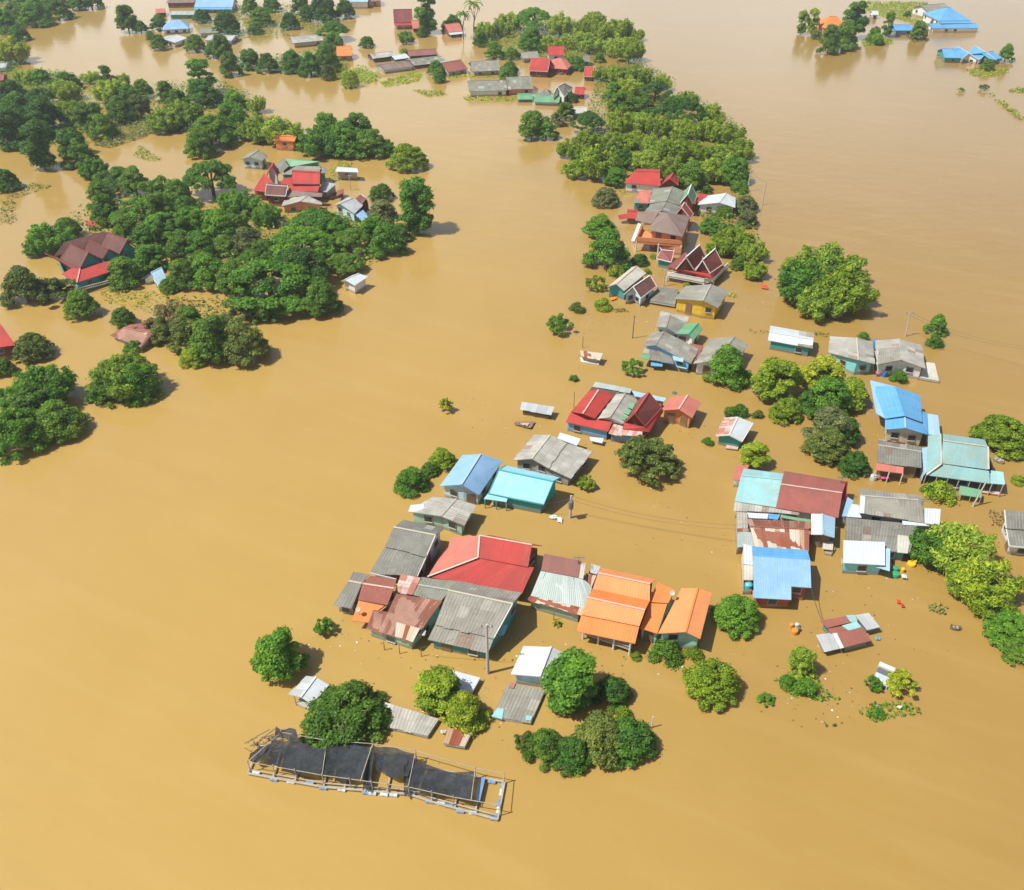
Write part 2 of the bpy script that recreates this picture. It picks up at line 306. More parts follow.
# ------------------------------------------------------------- the setting
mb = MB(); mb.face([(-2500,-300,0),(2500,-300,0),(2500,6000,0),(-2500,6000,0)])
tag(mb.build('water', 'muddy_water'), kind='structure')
def haze_box():
    m = bpy.data.materials.new('haze'); m.use_nodes = True; nt = m.node_tree; nt.nodes.clear()
    out = N(nt, 'ShaderNodeOutputMaterial'); v = N(nt, 'ShaderNodeVolumePrincipled')
    v.inputs['Color'].default_value = (.86,.92,1,1); v.inputs['Density'].default_value = HAZE; v.inputs['Anisotropy'].default_value = .3
    nt.links.new(v.outputs[0], out.inputs['Volume']); MT['haze'] = m
    mb = MB(); mb.box((0, 2800, -1), 5400, 6800, H+4)
    tag(mb.build('haze', 'haze'), kind='stuff')
haze_box()
# ------------------------------------------------------------- buildings
SHEET = dict(fibre=(.9,1.3), fibre_dark=(.9,1.3), fibre_green=(.9,1.3), fibre_pale=(.8,1.3), zinc=(.75,3.5), zinc_mint=(.75,4), rust=(.55,2.4), rust_striped=(.5,2.6), rust_white=(.6,.8))
RAG = {'fibre','fibre_dark','fibre_green','fibre_pale','rust','rust_striped','rust_white','zinc','zinc_mint'}
def sheets(mb, q, mat, slab=.07):
    """q = top0, top1, bot1, bot0"""
    t0, t1, b1, b0 = [Vector(p) for p in q]
    wu = ((t1-t0).length+(b1-b0).length)/2; lv = ((b0-t0).length+(b1-t1).length)/2
    sw, sl = SHEET.get(mat, (.76, 50)); rag = mat in RAG
    nu = max(1, min(60, round(wu/sw))); nv = max(1, min(20, round(lv/sl)))
    n = (t1-t0).cross(b0-t0).normalized(); n = n if n.z > 0 else -n
    P = lambda u, v: (t0*(1-u)+t1*u)*(1-v)+(b0*(1-u)+b1*u)*v
    r0 = random.random()
    for i in range(nu):
        ext = random.uniform(-.07, .13) if rag else 0
        for j in range(nv):
            u0, u1, v0, v1 = i/nu, (i+1)/nu, j/nv, (j+1)/nv
            if j == nv-1: v1 += ext/max(lv, .5)
            lift = random.uniform(0, .012) if rag else .002
            j1 = .022 if nv > 1 else .004
            c = [P(u0, v0)+n*(lift+.004), P(u1, v0)+n*(lift+.004), P(u1, v1)+n*(lift+j1), P(u0, v1)+n*(lift+j1)]
            uv = [(u0*wu, v0*lv), (u1*wu, v0*lv), (u1*wu, v1*lv), (u0*wu, v1*lv)]
            mb.face(c, uv, random.random() if rag else .5+(random.random()-.5)*.5)
    mb.prism([t0, t1, b1, b0] if (t1-t0).cross(b0-t0).z < 0 else [t0, b0, b1, t1], slab)
class House:
    def __init__(s, label, name='house', cat='house', group=None, wall='w_white', win=True, trim=None, frame='trim_grey'):
        s.label, s.name, s.cat, s.group, s.wall, s.trim, s.win, s.frame = label, name, cat, group, wall, trim, win, frame
        s.panels = []; s.bodies = []; s.ridges = []; s.rakes = []; s.extra = []
    def quad(s, fr, pts, zs, mat, label=None, name='roof'):
        """4 pixel points (top0, top1, bot1, bot0); zs = (ztop, zbot) or four"""
        z = (zs[0], zs[0], zs[1], zs[1]) if len(zs) == 2 else zs
        s.panels.append((mat, [at(fr, *p, zz) for p, zz in zip(pts, z)], label, name)); return s
    def q3(s, pts, mat, label=None, name='roof'): s.panels.append((mat, pts, label, name)); return s
    def gable(s, fr, A, B, Z, mats, body=True, trim=None, wall=None, ridge='', label=None, inset=.45):
        if isinstance(mats, str): mats = [mats]*(len(Z)-1)
        zt = [z if isinstance(z, tuple) else (z, z) for z in Z]
        a = [[at(fr, *p, z) for z in zz] for p, zz in zip(A, zt)]; b = [[at(fr, *p, z) for z in zz] for p, zz in zip(B, zt)]
        return s.g3(a, b, mats, body, trim, wall, ridge, label, inset)
    def g3(s, a, b, mats, body=True, trim=None, wall=None, ridge='', label=None, inset=.45):
        if isinstance(mats, str): mats = [mats]*(len(a)-1)
        a = [x if isinstance(x, list) else [x, x] for x in a]; b = [x if isinstance(x, list) else [x, x] for x in b]
        trim = trim or s.trim; n = len(a)
        for i in range(n-1):
            p, q, r_, t = a[i][1], b[i][1], b[i+1][0], a[i+1][0]
            if (p.z+q.z) < (r_.z+t.z): p, q, r_, t = t, r_, q, p      # top edge first
            s.panels.append((mats[i], [p, q, r_, t], label, 'roof'))
            if trim: s.rakes.append((trim, a[i][1], a[i+1][0])); s.rakes.append((trim, b[i][1], b[i+1][0]))
        for i in range(1, n-1):
            if a[i][0].z > a[i-1][1].z and a[i][0].z > a[i+1][0].z: s.ridges.append((ridge or trim or mats[i], a[i][0], b[i][0]))
        if trim: s.rakes.append((trim, a[-1][0], b[-1][0]))
        if body: s.bodies.append(([x[0] for x in a]+[x[0] for x in b][::-1], wall or s.wall, inset))
        return s
    def body(s, fr, pts, wall=None, inset=.3): s.bodies.append(([at(fr, *p) for p in pts], wall or s.wall, inset)); return s
    def make(s):
        allp = [p for _, q, *_ in s.panels for p in q]
        c = sum(allp, Vector())/len(allp); root = empty(s.name, (c.x, c.y, 0)); tag(root, s.label, s.cat, s.group)
        groups = {}
        for mat, q, lab, nm in s.panels: groups.setdefault((mat, lab, nm), []).append(q)
        for (mat, lab, nm), qs in groups.items():
            m = MB()
            for q in qs: sheets(m, q, mat)
            o = m.build(nm, mat, root)
            if lab: o['label'] = lab
        for mat, p, q in s.ridges:
            m = MB(); up = Vector((0,0,.05)); m.beam(p+up, q+up, .2, .05); m.build('ridge_cap', mat, root)
        tr = {}
        for mat, p, q in s.rakes: tr.setdefault(mat, []).append((p, q))
        for mat, ps in tr.items():
            m = MB()
            for p, q in ps: m.beam(p, q, .07, .18)
            m.build('bargeboard', mat, root)
        camp = Vector((0, 0, H))
        for pts, wall, inset in s.bodies:
            cc = sum(pts, Vector())/len(pts); P2 = []
            for p in pts:
                d = Vector((p.x-cc.x, p.y-cc.y, 0)); L = max(d.length, .1)
                k = 1-min(.35, inset*1.25/L); P2.append(Vector((cc.x+d.x*k, cc.y+d.y*k, p.z-.09)))
            area = sum(P2[i].x*P2[(i+1)%len(P2)].y-P2[(i+1)%len(P2)].x*P2[i].y for i in range(len(P2)))
            if area < 0: P2 = P2[::-1]
            m = MB(); n = len(P2)
            for i in range(n):
                p, q = P2[i], P2[(i+1) % n]
                m.face([(p.x,p.y,-.8),(q.x,q.y,-.8),q,p])
            o = m.build('wall', wall, root)
            if not s.win: continue
            for i in range(n):
                p, q = P2[i], P2[(i+1) % n]; e = Vector((q.x-p.x, q.y-p.y, 0)); L = e.length
                if L < 1.5: continue
                e.normalize(); nr = Vector((e.y, -e.x, 0)); mid = (p+q)/2; v = camp-mid
                if nr.dot(v.normalized()) < .1: continue
                top = min(p.z, q.z); 
                if top < 1.0: continue
                k = max(1, min(5, int(L/2.6))); hw = min(.85, top-.55); z0 = top-.28-hw
                for j in range(k):
                    if random.random() < .38 and k > 1: continue
                    t = (j+.5)/k; wd = min(.9, L/k*.5); ctr = p+(q-p)*t; ang = math.atan2(e.y, e.x)
                    door = (random.random() < .16 and top > 1.5)
                    zz, hh = (-.3, top-.05) if door else (z0, hw)
                    m = MB(); m.box((ctr.x+nr.x*.02, ctr.y+nr.y*.02, zz), wd+.16, .1, hh, ang)
                    f = m.build('door' if door else 'window', s.frame if not door else 'w_wood', root)
                    if not door:
                        m = MB(); m.box((ctr.x+nr.x*.065, ctr.y+nr.y*.065, zz+.09), wd, .06, hh-.18, ang); m.build('pane', 'glass', f)
                        m = MB(); m.box((ctr.x+nr.x*.12, ctr.y+nr.y*.12, zz-.06), wd+.14, .12, .05, ang); m.build('sill', s.frame, f)
        for fn in s.extra: fn(root)
        return root
def posts(root, pts, mat='trim_grey', r=.07, name='post'):
    for p in pts:
        m = MB(); m.tube([(p.x, p.y, -.8), (p.x, p.y, p.z-.05)], [r, r], 6); m.build(name, mat, root)
def far(label, fr, x0, y0, x1, y1, D, ze, rise, mat, wall='w_white', hip=0, trim=None, name='house', cat='house', group=None, win=True, skirt=None, mats=None):
    """a gabled (or hipped) building from its front eave line, real depth D metres going away"""
    ze *= .6; a, b = at(fr, x0, y0, ze), at(fr, x1, y1, ze); e = (b-a).normalized(); n = Vector((-e.y, e.x, 0))
    if n.y < 0: n = -n
    up = Vector((0, 0, rise)); r0, r1 = a+n*D/2+up, b+n*D/2+up; c, d = a+n*D, b+n*D
    h = House(label, name, cat, group, wall, win, trim); L = (b-a).length
    if hip:
        k = min(hip, L*.45); r0 += e*k; r1 -= e*k
        h.panels += [(mat, [r0, r1, b, a], None, 'roof'), (mat, [r0, r1, d, c], None, 'roof'), (mat, [r0, r0+e*.05, a, c], None, 'roof'), (mat, [r1, r1-e*.05, b, d], None, 'roof')]
        h.ridges.append((trim or mat, r0, r1)); h.bodies.append(([a, b, d, c], wall, .45))
    else: h.g3([c, r0, a], [d, r1, b], mats or mat)
    if skirt:
        dd = -n*1.6+Vector((0,0,-.5)); h.panels.append((skirt, [a-Vector((0,0,.15)), b-Vector((0,0,.15)), b+dd, a+dd], None, 'porch_roof'))
        h.extra.append(lambda root, a=a, b=b, dd=dd: posts(root, [a+dd, (a+b)/2+dd, b+dd]))
    return h.make()
# ============================================================= near cluster
CL = 'houses of the flooded row nearest the camera'
h = House('house with two-tier grey fibre-cement roof, white front fascia and pale blue end wall', wall='w_paleblue', group=CL)
h.gable('a', [(670,78),(590,138),(522,288),(400,502)], [(990,150),(925,203),(852,372),(780,532)], [2.9,4.2,(3.05,2.9),1.7], 'fibre_dark', ridge='trim_cream')
h.rakes += [('trim_white', at('a',400,505,1.7), at('a',610,555,1.7)), ('trim_white', at('a',925,203,4.2), at('a',852,372,3.0)), ('trim_white', at('a',852,372,2.95), at('a',780,532,1.7))]
h.make()
h = House('big house with bright red hip-and-gable roof and pale hip ridges', wall='w_cream', group=CL)
h.quad('c', [(475,125),(895,200),(865,375),(462,300)], (4.7,3.4), 'red_tile')
h.q3([at('c',475,125,4.7),at('c',895,200,4.7),at('c',978,206,2.3),at('c',560,120,2.3)], 'red_tile')
h.quad('c', [(462,302),(912,380),(815,590),(60,455)], (3.3,1.8), 'red_tile')
h.quad('c', [(475,125),(462,302),(60,455),(255,140)], (4.7,3.35,1.8,1.9), 'old_red' if 0 else 'pink_red')  # left hip slope: sunlit pinker tone put into the tile colour
h.ridges += [('trim_cream', at('c',462,302,3.42), at('c',60,455,1.9)), ('trim_cream', at('c',475,125,4.72), at('c',462,302,3.42)), ('trim_pink', at('c',475,125,4.7), at('c',895,200,4.7))]
h.bodies.append(([at('c',60,455,1.75),at('c',815,590,1.75),at('c',912,380,3.2),at('c',895,200,4.5),at('c',978,206,2.2),at('c',255,140,1.85)], 'w_maroon', .5))
h.make()
h = House('wide house with worn grey sheet roof and teal walls, pole standing in front', wall='w_teal', group=CL)
h.gable('d', [(300,90),(225,163),(120,438),(62,556)], [(812,186),(742,272),(592,545),(545,662)], [2.7,4.2,(2.5,2.35),1.6], 'fibre', ridge='trim_cream')
h.rakes += [('trim_white', at('d',742,272,4.2), at('d',592,545,2.45))]
h.q3([at('d',640,430,2.3),at('d',700,440,2.3),at('d',668,520,1.8),at('d',612,512,1.8)], 'turquoise', 'small teal side roof', 'side_roof')
h.make()
h = House('low grey-green lean-to roof between the grey roof and the rusty roof', wall='w_wood', group=CL, win=False)
h.gable('a', [(810,540),(785,600),(742,680)], [(1095,575),(1040,642),(968,728)], [2.5,2.9,2.3], 'fibre_green', ridge='trim_grey'); h.make()
h = House('small roof of peeling pale pink corrugated sheets', 'shed', 'shed', wall='w_wood', group=CL, win=False)
h.quad('a', [(648,512),(806,542),(742,678),(598,655)], (2.75,2.4), 'rust_white'); h.body('a', [(648,512,2.6),(806,542,2.6),(742,678,2.3),(598,655,2.3)]); h.make()
h = House('shed with brick-red sheet roof stepping down to an orange front roof', 'shed', 'shed', wall='w_wood', group=CL, win=False)
h.gable('b', [(402,125),(340,190),(305,318)], [(612,155),(590,228),(540,360)], [2.7,3.0,2.3], 'brick_red', ridge='trim_pink')
h.quad('b', [(310,318),(542,362),(388,500),(255,488)], (2.15,2.05,1.3,1.4), 'orange', 'orange front roof', 'front_roof'); h.make()
h = House('small shed with dull grey patched roof at the left end of the cluster', 'shed', 'shed', wall='w_grey', group=CL)
h.gable('b', [(265,95),(228,168),(108,358)], [(395,115),(335,190),(252,390)], [2.3,2.6,1.5], 'fibre_dark', ridge='trim_pink'); h.make()
h = House('low building under rusty red corrugated roof with pale streaks', wall='w_mint', group=CL)
h.quad('b', [(612,268),(978,330),(742,658),(468,572)], (2.8,2.75,1.6,1.6), 'rust')
h.quad('b', [(428,398),(560,418),(500,592),(370,547)], (2.2,1.45), 'rust')
h.body('b', [(612,268,2.6),(978,330,2.6),(742,658,1.5),(370,547,1.35),(428,398,2.0)])
h.quad('b', [(612,497),(800,548),(743,657),(598,612)], (2.2,1.66), 'rust_striped', 'pale streaked sheets', 'patch_sheet')
h.quad('b', [(800,560),(850,565),(835,605),(775,590)], (1.6,1.5), 'cream_metal', 'loose cream sheet', 'patch_sheet'); h.make()
h = House('brown-red upper roof over pale mint sheet roof with a rusty front edge', wall='w_mint', group=CL)
h.gable('h', [(192,110),(168,243),(85,445),(48,478)], [(490,165),(468,300),(515,545),(492,605)], [3.1,(2.75,2.65),(1.75,1.78),1.55], ['brown_red','zinc_mint','rust_striped'])
h.quad('h', [(490,178),(525,183),(505,310),(462,300)], (3.05,2.7), 'cream_metal', 'cream edge strip', 'edge_strip')
h.quad('h', [(468,302),(530,330),(575,385),(515,545)], (2.6,2.5,2.2,1.8), 'zinc_mint')
h.make()
h = House('narrow shed of striped rust and white sheets squeezed beside the orange roofs', 'shed', 'shed', wall='w_wood', group=CL, win=False)
h.quad('h', [(570,190),(645,212),(615,275),(560,260)], (2.3,2.1), 'zinc'); h.quad('h', [(530,265),(612,285),(572,380),(505,318)], (2.1,1.8), 'rust_striped')
h.body('h', [(570,190,2.2),(645,212,2.2),(572,380,1.7),(505,318,1.7)]); h.make()
h = House('largest orange-roofed house with stepped double gable and stilted front porch', wall='w_conc', group=CL)
A = [(652,222),(625,265),(582,390),(540,460),(492,596),(452,730)]
B = [(1090,310),(1052,350),(998,492),(960,562),(912,686),(875,828)]
B = [(1088,316),(1010+30,352),(398*1+640+0,487),(360+640,562),(315+640,688),(280+640,828)]
h.gable('h', A, B, [3.0,4.1,(3.1,3.05),3.7,(2.9,2.75),2.1], ['orange_pale','orange_pale','orange','orange_pale','orange'], body=False, ridge='trim_pink')
h.ridges = h.ridges[:1] + h.ridges[1:]
h.bodies.append(([at('h',652,222,2.9),at('h',1088,316,2.9),at('h',1040,352,3.8),at('h',1038,492,2.85),at('h',1000,562,3.5),at('h',955,688,2.6),at('h',492,596,2.6),at('h',540,460,3.5),at('h',582,390,2.85),at('h',625,265,3.8)], 'trim_maroon', .35))
def porch(root):
    a, b = at('h',505,745,.9), at('h',878,875,.9)
    c, d = at('h',492,650,.9), at('h',935,760,.9)
    m = MB(); m.prism([a, b, d, c], .15); m.build('porch_floor', 'trim_grey', root)
    m = MB()
    for z in (.35, .75): m.beam(a+Vector((0,0,z)), b+Vector((0,0,z)), .07, .07)
    for i in range(25): p = a+(b-a)*(i/24); m.beam(p, p+Vector((0,0,.75)), .04, .04)
    m.build('railing', 'trim_grey', root)
    posts(root, [a+(b-a)*t+Vector((0,0,1.2)) for t in (0,.33,.66,1)], 'trim_white', .1)
h.extra.append(porch); h.make()
h = House('low orange link roof between the two orange-roofed houses', wall='w_mint', group=CL)
h.quad('i', [(462,180),(600,240),(545,345),(385,335)], (3.0,2.75), 'orange'); h.quad('i', [(395,345),(538,352),(458,588),(320,545)], (2.7,2.1), 'orange')
h.body('i', [(462,180,2.8),(600,240,2.8),(458,588,2.0),(320,545,2.0)]); h.make()
h = House('orange gabled house with mint and cream front wall at the right end', wall='w_mint', group=CL, trim='trim_cream')
h.gable('i', [(652,225),(780,226),(895,262)], [(465,588),(685,575),(802,632)], [2.6,3.1,2.5], ['orange_pale','orange_pale'], ridge='orange'); h.rakes = []
h.make()
h = House('small house with pale weathered roof sheets and mint walls in front of the blue roof', wall='w_mint', group=CL)
h.gable('e', [(65,652),(328,690),(515,765)], [(258,535),(450,552),(607,600)], [2.1,2.5,2.0], ['fibre_pale','fibre_pale']); 
h.quad('e', [(85,600),(190,590),(210,665),(65,652)], (2.28,2.17), 'white_metal', 'clean white sheet', 'patch_sheet'); h.make()
h = House('gabled house with sky blue sheet roof and pale front wall', wall='w_paleblue', group='blue roofed pair')
h.gable('e', [(318,447),(492,436),(632,520)], [(500,200),(645,193),(822,246)], [2.0,3.4,2.0], 'blue', ridge='pale_blue'); h.make()
h = House('house with pale turquoise roof and darker turquoise trim beside the sky blue roof', wall='w_teal', group='blue roofed pair')
h.gable('g', [(205,362),(152,400),(68,590)], [(642,460),(588,492),(510,678)], [3.0,3.5,1.8], 'turquoise', trim='trim_teal')
h.quad('g', [(65,585),(225,612),(212,655),(30,630)], (1.8,1.4), 'turquoise', name='porch_roof')
h.extra.append(lambda r: posts(r, [at('g',40,635,1.4),at('g',210,655,1.4),at('g',130,645,1.4)], 'trim_teal')); h.make()
h = House('weathered grey gabled house with a long lean-to slope to the right', wall='w_grey')
h.gable('g', [(265,322),(415,310),(545,385),(725,468)], [(432,118),(562,120),(695,186),(905,252)], [2.2,2.9,(2.3,2.2),1.6], 'fibre_pale', ridge='trim_cream')
h.make()
h = House('tilted white sheet roof behind the grey lean-to', 'shed', 'shed', wall='w_conc', win=False)
h.quad('g', [(640,100),(805,150),(775,205),(618,145)], (1.7,1.5), 'white_metal'); h.body('g', [(640,100,1.6),(805,150,1.6),(775,205,1.4),(618,145,1.4)]); h.make()
# --- red complex in the middle
h = House('blue-walled house with bright red gable and red front skirt roof', wall='w_blue')
h.gable('j', [(130,332),(222,350),(320,388)], [(272,165),(348,160),(468,202)], [2.5,3.2,2.5], 'red_tile', ridge='trim_pink', body=False)
h.quad('j', [(128,335),(462,408),(425,492),(85,415)], (2.3,1.7), 'red_tile')
h.quad('j', [(300,132),(492,178),(462,212),(272,165)], (2.2,2.5), 'dark_maroon')
h.bodies.append(([at('j',85,415,1.65),at('j',425,492,1.65),at('j',468,202,2.3),at('j',300,132,2.1)], 'w_blue', .3))
h.quad('j', [(275,535),(390,545),(378,585),(285,565)], (.75,.6), 'white_metal', 'white step canopy', 'canopy'); h.make()
h = House('grey rounded gable with green patched sheets between two red roofs', wall='w_white')
h.gable('j', [(342,388),(440,378),(545,432)], [(488,195),(562,188),(658,240)], [2.5,3.1,2.4], 'fibre_pale')
for q in ([(598,256),(640,268),(622,312),(578,298)], [(560,315),(612,325),(590,358),(540,342)], [(532,362),(578,372),(560,404),(518,386)]):
    h.quad('j', q, (2.93,2.78) if q[0][0] > 590 else (2.85,2.7), 'green_metal', 'green replacement sheet', 'patch_sheet')
h.make()
h = House('traditional house with steep deep red gable and red skirt roof', wall='w_maroon', trim='trim_red')
h.gable('j', [(562,416),(638,345),(722,452)], [(665,245),(750,181),(852,305)], [2.6,4.7,2.6], 'maroon_tile')
h.quad('j', [(852,303),(722,452),(755,495),(866,335)], (2.55,2.55,1.9,1.9), 'red_tile'); h.quad('j', [(552,420),(722,455),(756,495),(545,470)], (2.5,1.9), 'red_tile')
h.make()
h = House('low rust and pink sheet roof along the water in front of the grey gable', 'shed', 'shed', wall='w_blue', win=False)
h.quad('j', [(462,420),(548,440),(532,530),(430,505)], (1.9,1.5), 'rust_white'); h.quad('j', [(548,462),(702,492),(695,535),(532,520)], (1.8,1.5), 'rust_white')
h.body('j', [(462,420,1.8),(702,492,1.7),(695,535,1.4),(430,505,1.4)]); h.make()
h = House('long pale sheet roof strips behind the red roofed houses', 'shed', 'shed', wall='w_conc', win=False)
h.quad('j', [(325,95),(615,150),(600,185),(300,130)], (1.9,1.8), 'zinc_mint'); h.quad('j', [(615,165),(892,225),(872,252),(640,210)], (1.9,1.8), 'pale_blue')
h.body('j', [(325,95,1.75),(892,225,1.75),(872,252,1.7),(300,130,1.7)]); h.make()
h = House('small wooden house with orange walls and salmon red roof', wall='w_orange')
h.gable('D', [(515,215),(592,210),(650,247)], [(560,160),(630,150),(686,181)], [2.1,2.8,2.1], 'pink_red', ridge='trim_pink'); h.make()
h = House('little shed with silver roof, left side striped with rust, and teal front', 'shed', 'shed', wall='w_teal', win=False, trim='trim_white')
h.gable('y', [(163,366),(300,358),(432,428)], [(245,190),(382,178),(545,242)], [1.6,2.3,1.6], ['rust_white','white_metal'])
def deck(root):
    m = MB(); m.prism([at('y',275,455,.3),at('y',395,470,.3),at('y',385,505,.3),at('y',262,490,.3)], .12); m.build('deck', 'trim_pink', root)
h.extra.append(deck); h.make()
# --- right cluster
RC = 'houses of the packed cluster on the right'
h = House('long house roofed half turquoise and half dull red', wall='w_white', group=RC)
h.gable('k', [(150,147),(128,205),(78,408),(68,482)], [(470,190),(455,238),(408,458),(398,500)], [2.5,2.9,(2.0,1.9),1.5], ['turquoise_worn','turquoise_worn','fibre_pale'], label='turquoise half of the roof')
h.gable('k', [(474,168),(450,275),(408,462)], [(972,250),(938,345),(906,542)], [2.5,3.3,2.0], 'old_red', ridge='trim_pink', label='dull red half of the roof')
h.quad('k', [(408,462),(600,490),(590,520),(395,498)], (1.9,1.6), 'fibre_pale')
h.quad('k', [(935,245),(985,250),(968,415),(930,395)], (2.4,2.4,1.9,1.9), 'red_tile', name='side_roof'); h.make()
h = House('small pinkish red annexe roof at the corner of the turquoise roof', 'shed', 'shed', wall='w_white', win=False, group=RC)
h.quad('k', [(92,125),(195,120),(132,245),(65,238)], (1.8,1.5), 'pink_red'); h.body('k', [(92,125,1.7),(195,120,1.7),(132,245,1.4),(65,238,1.4)]); h.make()
h = House('building under rust and cream striped sheets between the turquoise and sky blue roofs', wall='w_wood', group=RC, win=False)
h.gable('l', [(175,75),(200,135),(240,300)], [(682,92),(672,155),(672,335)], [2.4,2.6,1.8], ['rust','rust_striped'])
h.make()
h = House('pale grey patched sheets and thin tin on the left edge of the striped roof', 'shed', 'shed', wall='w_conc', win=False, group=RC)
h.quad('l', [(92,15),(178,22),(182,145),(95,150)], (2.0,1.8), 'fibre_pale'); h.quad('l', [(98,172),(216,178),(236,285),(98,300)], (1.8,1.5), 'zinc_mint'); h.quad('l', [(95,148),(185,145),(190,172),(98,175)], (1.85,1.8), 'rust')
h.body('l', [(92,15,1.9),(178,22,1.9),(236,285,1.4),(98,300,1.4)]); h.make()
h = House('narrow white, blue and green awnings between the long house and striped roof', 'awning', 'awning', wall='w_white', win=False, group=RC)
h.quad('l', [(175,20),(348,30),(340,70),(172,62)], (1.85,1.6), 'white_metal', 'white awning sheet', 'sheet'); h.quad('l', [(345,28),(442,38),(420,78),(348,68)], (1.75,1.55), 'deep_blue', 'blue awning sheet', 'sheet')
h.quad('l', [(445,38),(682,78),(682,102),(450,60)], (1.8,1.7), 'green_metal', 'bright green awning sheet', 'sheet'); h.body('l', [(175,20,1.7),(682,78,1.6),(682,102,1.5),(172,62,1.5)]); h.make()
h = House('house with sky blue sheet roof notched at its front corner', wall='w_teal', group=RC)
h.quad('l', [(226,370),(530,390),(530,718),(230,702)], (3.4,1.9), 'blue')
h.quad('l', [(216,292),(660,320),(682,400),(226,370)], (2.9,3.4), 'deep_blue', 'deeper blue back slope', 'back_roof')
h.quad('l', [(530,390),(682,400),(690,622),(528,610)], (3.4,3.4,2.42,2.42), 'blue')
h.bodies.append(([at('l',230,702,1.8),at('l',528,715,1.8),at('l',528,612,2.3),at('l',688,620,2.3),at('l',682,400,3.3),at('l',660,320,2.9),at('l',216,292,2.9)], 'w_red', .4)); h.make()
h = House('white and cream side roof left of the notched blue roof, with a teal tank', 'shed', 'shed', wall='w_cream', win=False, group=RC)
h.quad('l', [(145,268),(216,288),(226,440),(150,432)], (2.6,2.2), 'white_metal'); h.quad('l', [(150,440),(226,442),(226,560),(150,560)], (2.1,1.7), 'cream_metal')
h.body('l', [(145,268,2.4),(216,288,2.4),(224,650,.9),(145,650,.9)]); 
def tank(root):
    p = at('l',190,590,1.2); m = MB(); m.tube([(p.x,p.y,.2),(p.x,p.y,1.2),(p.x,p.y,1.35)], [.42,.42,.2], 12); m.build('water_tank', 'pl_cyan', root)
h.extra.append(tank); h.make()
h = House('hut with white slopes, the right one tinted blue for shade, before the red roof', 'hut', 'hut', wall='w_wood', win=False, group=RC)
h.gable('k', [(690,510),(777,512),(882,542)], [(688,675),(782,676),(876,702)], [2.0,2.5,1.9], ['white_metal','pale_blue']); h.make()  # same pale metal both sides; bluish shade of the right slope painted in
h = House('long house with brownish grey roof, white strips at both ends', wall='w_conc', group=RC)
h.gable('m', [(238,110),(238,165),(235,300)], [(725,165),(740,205),(752,380)], [2.7,3.1,2.3], 'fibre', ridge='trim_grey')
h.quad('m', [(243,165),(282,172),(272,306),(233,303)], (3.14,2.36), 'white_metal', 'white end strip', 'patch_sheet')
h.quad('m', [(755,262),(886,272),(876,400),(752,386)], (2.5,2.1), 'white_metal', 'white side roof', 'side_roof'); h.make()
h = House('broad low dark grey roof with cream patch and turquoise front wall', wall='w_teal', group=RC)
h.gable('m', [(250,318),(128,340),(120,590)][1:], [(700,395),(640,620)], [2.2,1.6], 'fibre_dark')
h.quad('m', [(540,478),(648,490),(622,626),(538,618)], (2.06,1.68), 'cream_metal', 'cream patch', 'patch_sheet')
h.quad('m', [(578,365),(752,388),(800,408),(582,398)], (2.4,2.3), 'white_metal', 'white strip', 'patch_sheet'); 
h.quad('m', [(655,440),(745,462),(705,535),(655,515)], (2.0,1.8), 'pale_blue', name='side_roof'); h.make()
h = House('white roofed hut with cyan front wall and a dark window', 'hut', 'hut', wall='w_cyan', group=RC)
h.quad('m', [(108,522),(438,536),(440,722),(104,702)], (2.5,1.9), 'white_metal'); h.quad('m', [(440,585),(482,590),(478,768),(365,735)], (2.0,1.5), 'pale_blue', name='side_roof')
h.body('m', [(108,522,2.3),(438,536,2.3),(440,722,1.8),(104,702,1.8)]); h.make()
h = House('small blue and white lean-to between the dull red roof and grey roof', 'shed', 'shed', wall='w_white', win=False, group=RC)
h.quad('m', [(140,175),(188,205),(135,332),(95,330)], (2.0,1.7), 'blue'); h.quad('m', [(172,230),(232,240),(252,342),(130,332)], (2.2,1.9), 'white_metal')
h.body('m', [(140,175,1.9),(232,240,1.9),(252,342,1.6),(95,330,1.6)]); h.make()
h = House('bright blue gabled house with faded patches and cream walls', wall='w_cream', group=RC)
h.quad('n', [(280,130),(358,365),(205,388),(105,130)], (3.7,3.7,2.8,2.8), 'deep_blue'); h.quad('n', [(80,82),(270,128),(205,388),(128,345)], (2.9,3.2,2.6,2.2), 'blue', 'faded patch of the roof')
h.quad('n', [(280,130),(358,365),(500,418),(482,205)], (3.7,3.7,2.6,2.6), 'deep_blue')
h.gable('n', [(202,392),(358,372),(500,432)], [(200,476),(362,463),(540,517)], [2.5,3.35,2.3], 'deep_blue', ridge='pale_blue')
h.quad('n', [(500,330),(540,348),(545,515),(500,432)], (2.4,2.1,2.1,2.3), 'deep_blue', name='side_roof'); h.make()
h = House('pale blue lean-to joining the bright blue roof to the teal roof', 'shed', 'shed', wall='w_paleblue', win=False, group=RC)
h.quad('n', [(535,348),(625,362),(642,525),(545,515)], (2.1,1.9), 'pale_blue'); h.body('n', [(535,348,2.0),(625,362,2.0),(642,525,1.8),(545,515,1.8)]); h.make()
h = House('dark grey roofed house with a red awning over its front porch', wall='w_wood', group=RC)
h.gable('n', [(150,558),(145,602),(135,740)], [(492,615),(490,655),(492,782)], [2.4,2.7,2.1], 'fibre_dark', ridge='trim_grey')
h.quad('n', [(130,742),(348,778),(346,828),(122,800)], (2.05,1.7), 'pink_red', 'red awning', 'awning'); h.quad('n', [(150,548),(362,580),(360,592),(148,562)], (2.75,2.5), 'rust_striped', name='ridge_trim')
h.extra.append(lambda r: posts(r, [at('n',125,802,1.7),at('n',235,815,1.7),at('n',344,828,1.7)], 'trim_white')); h.make()
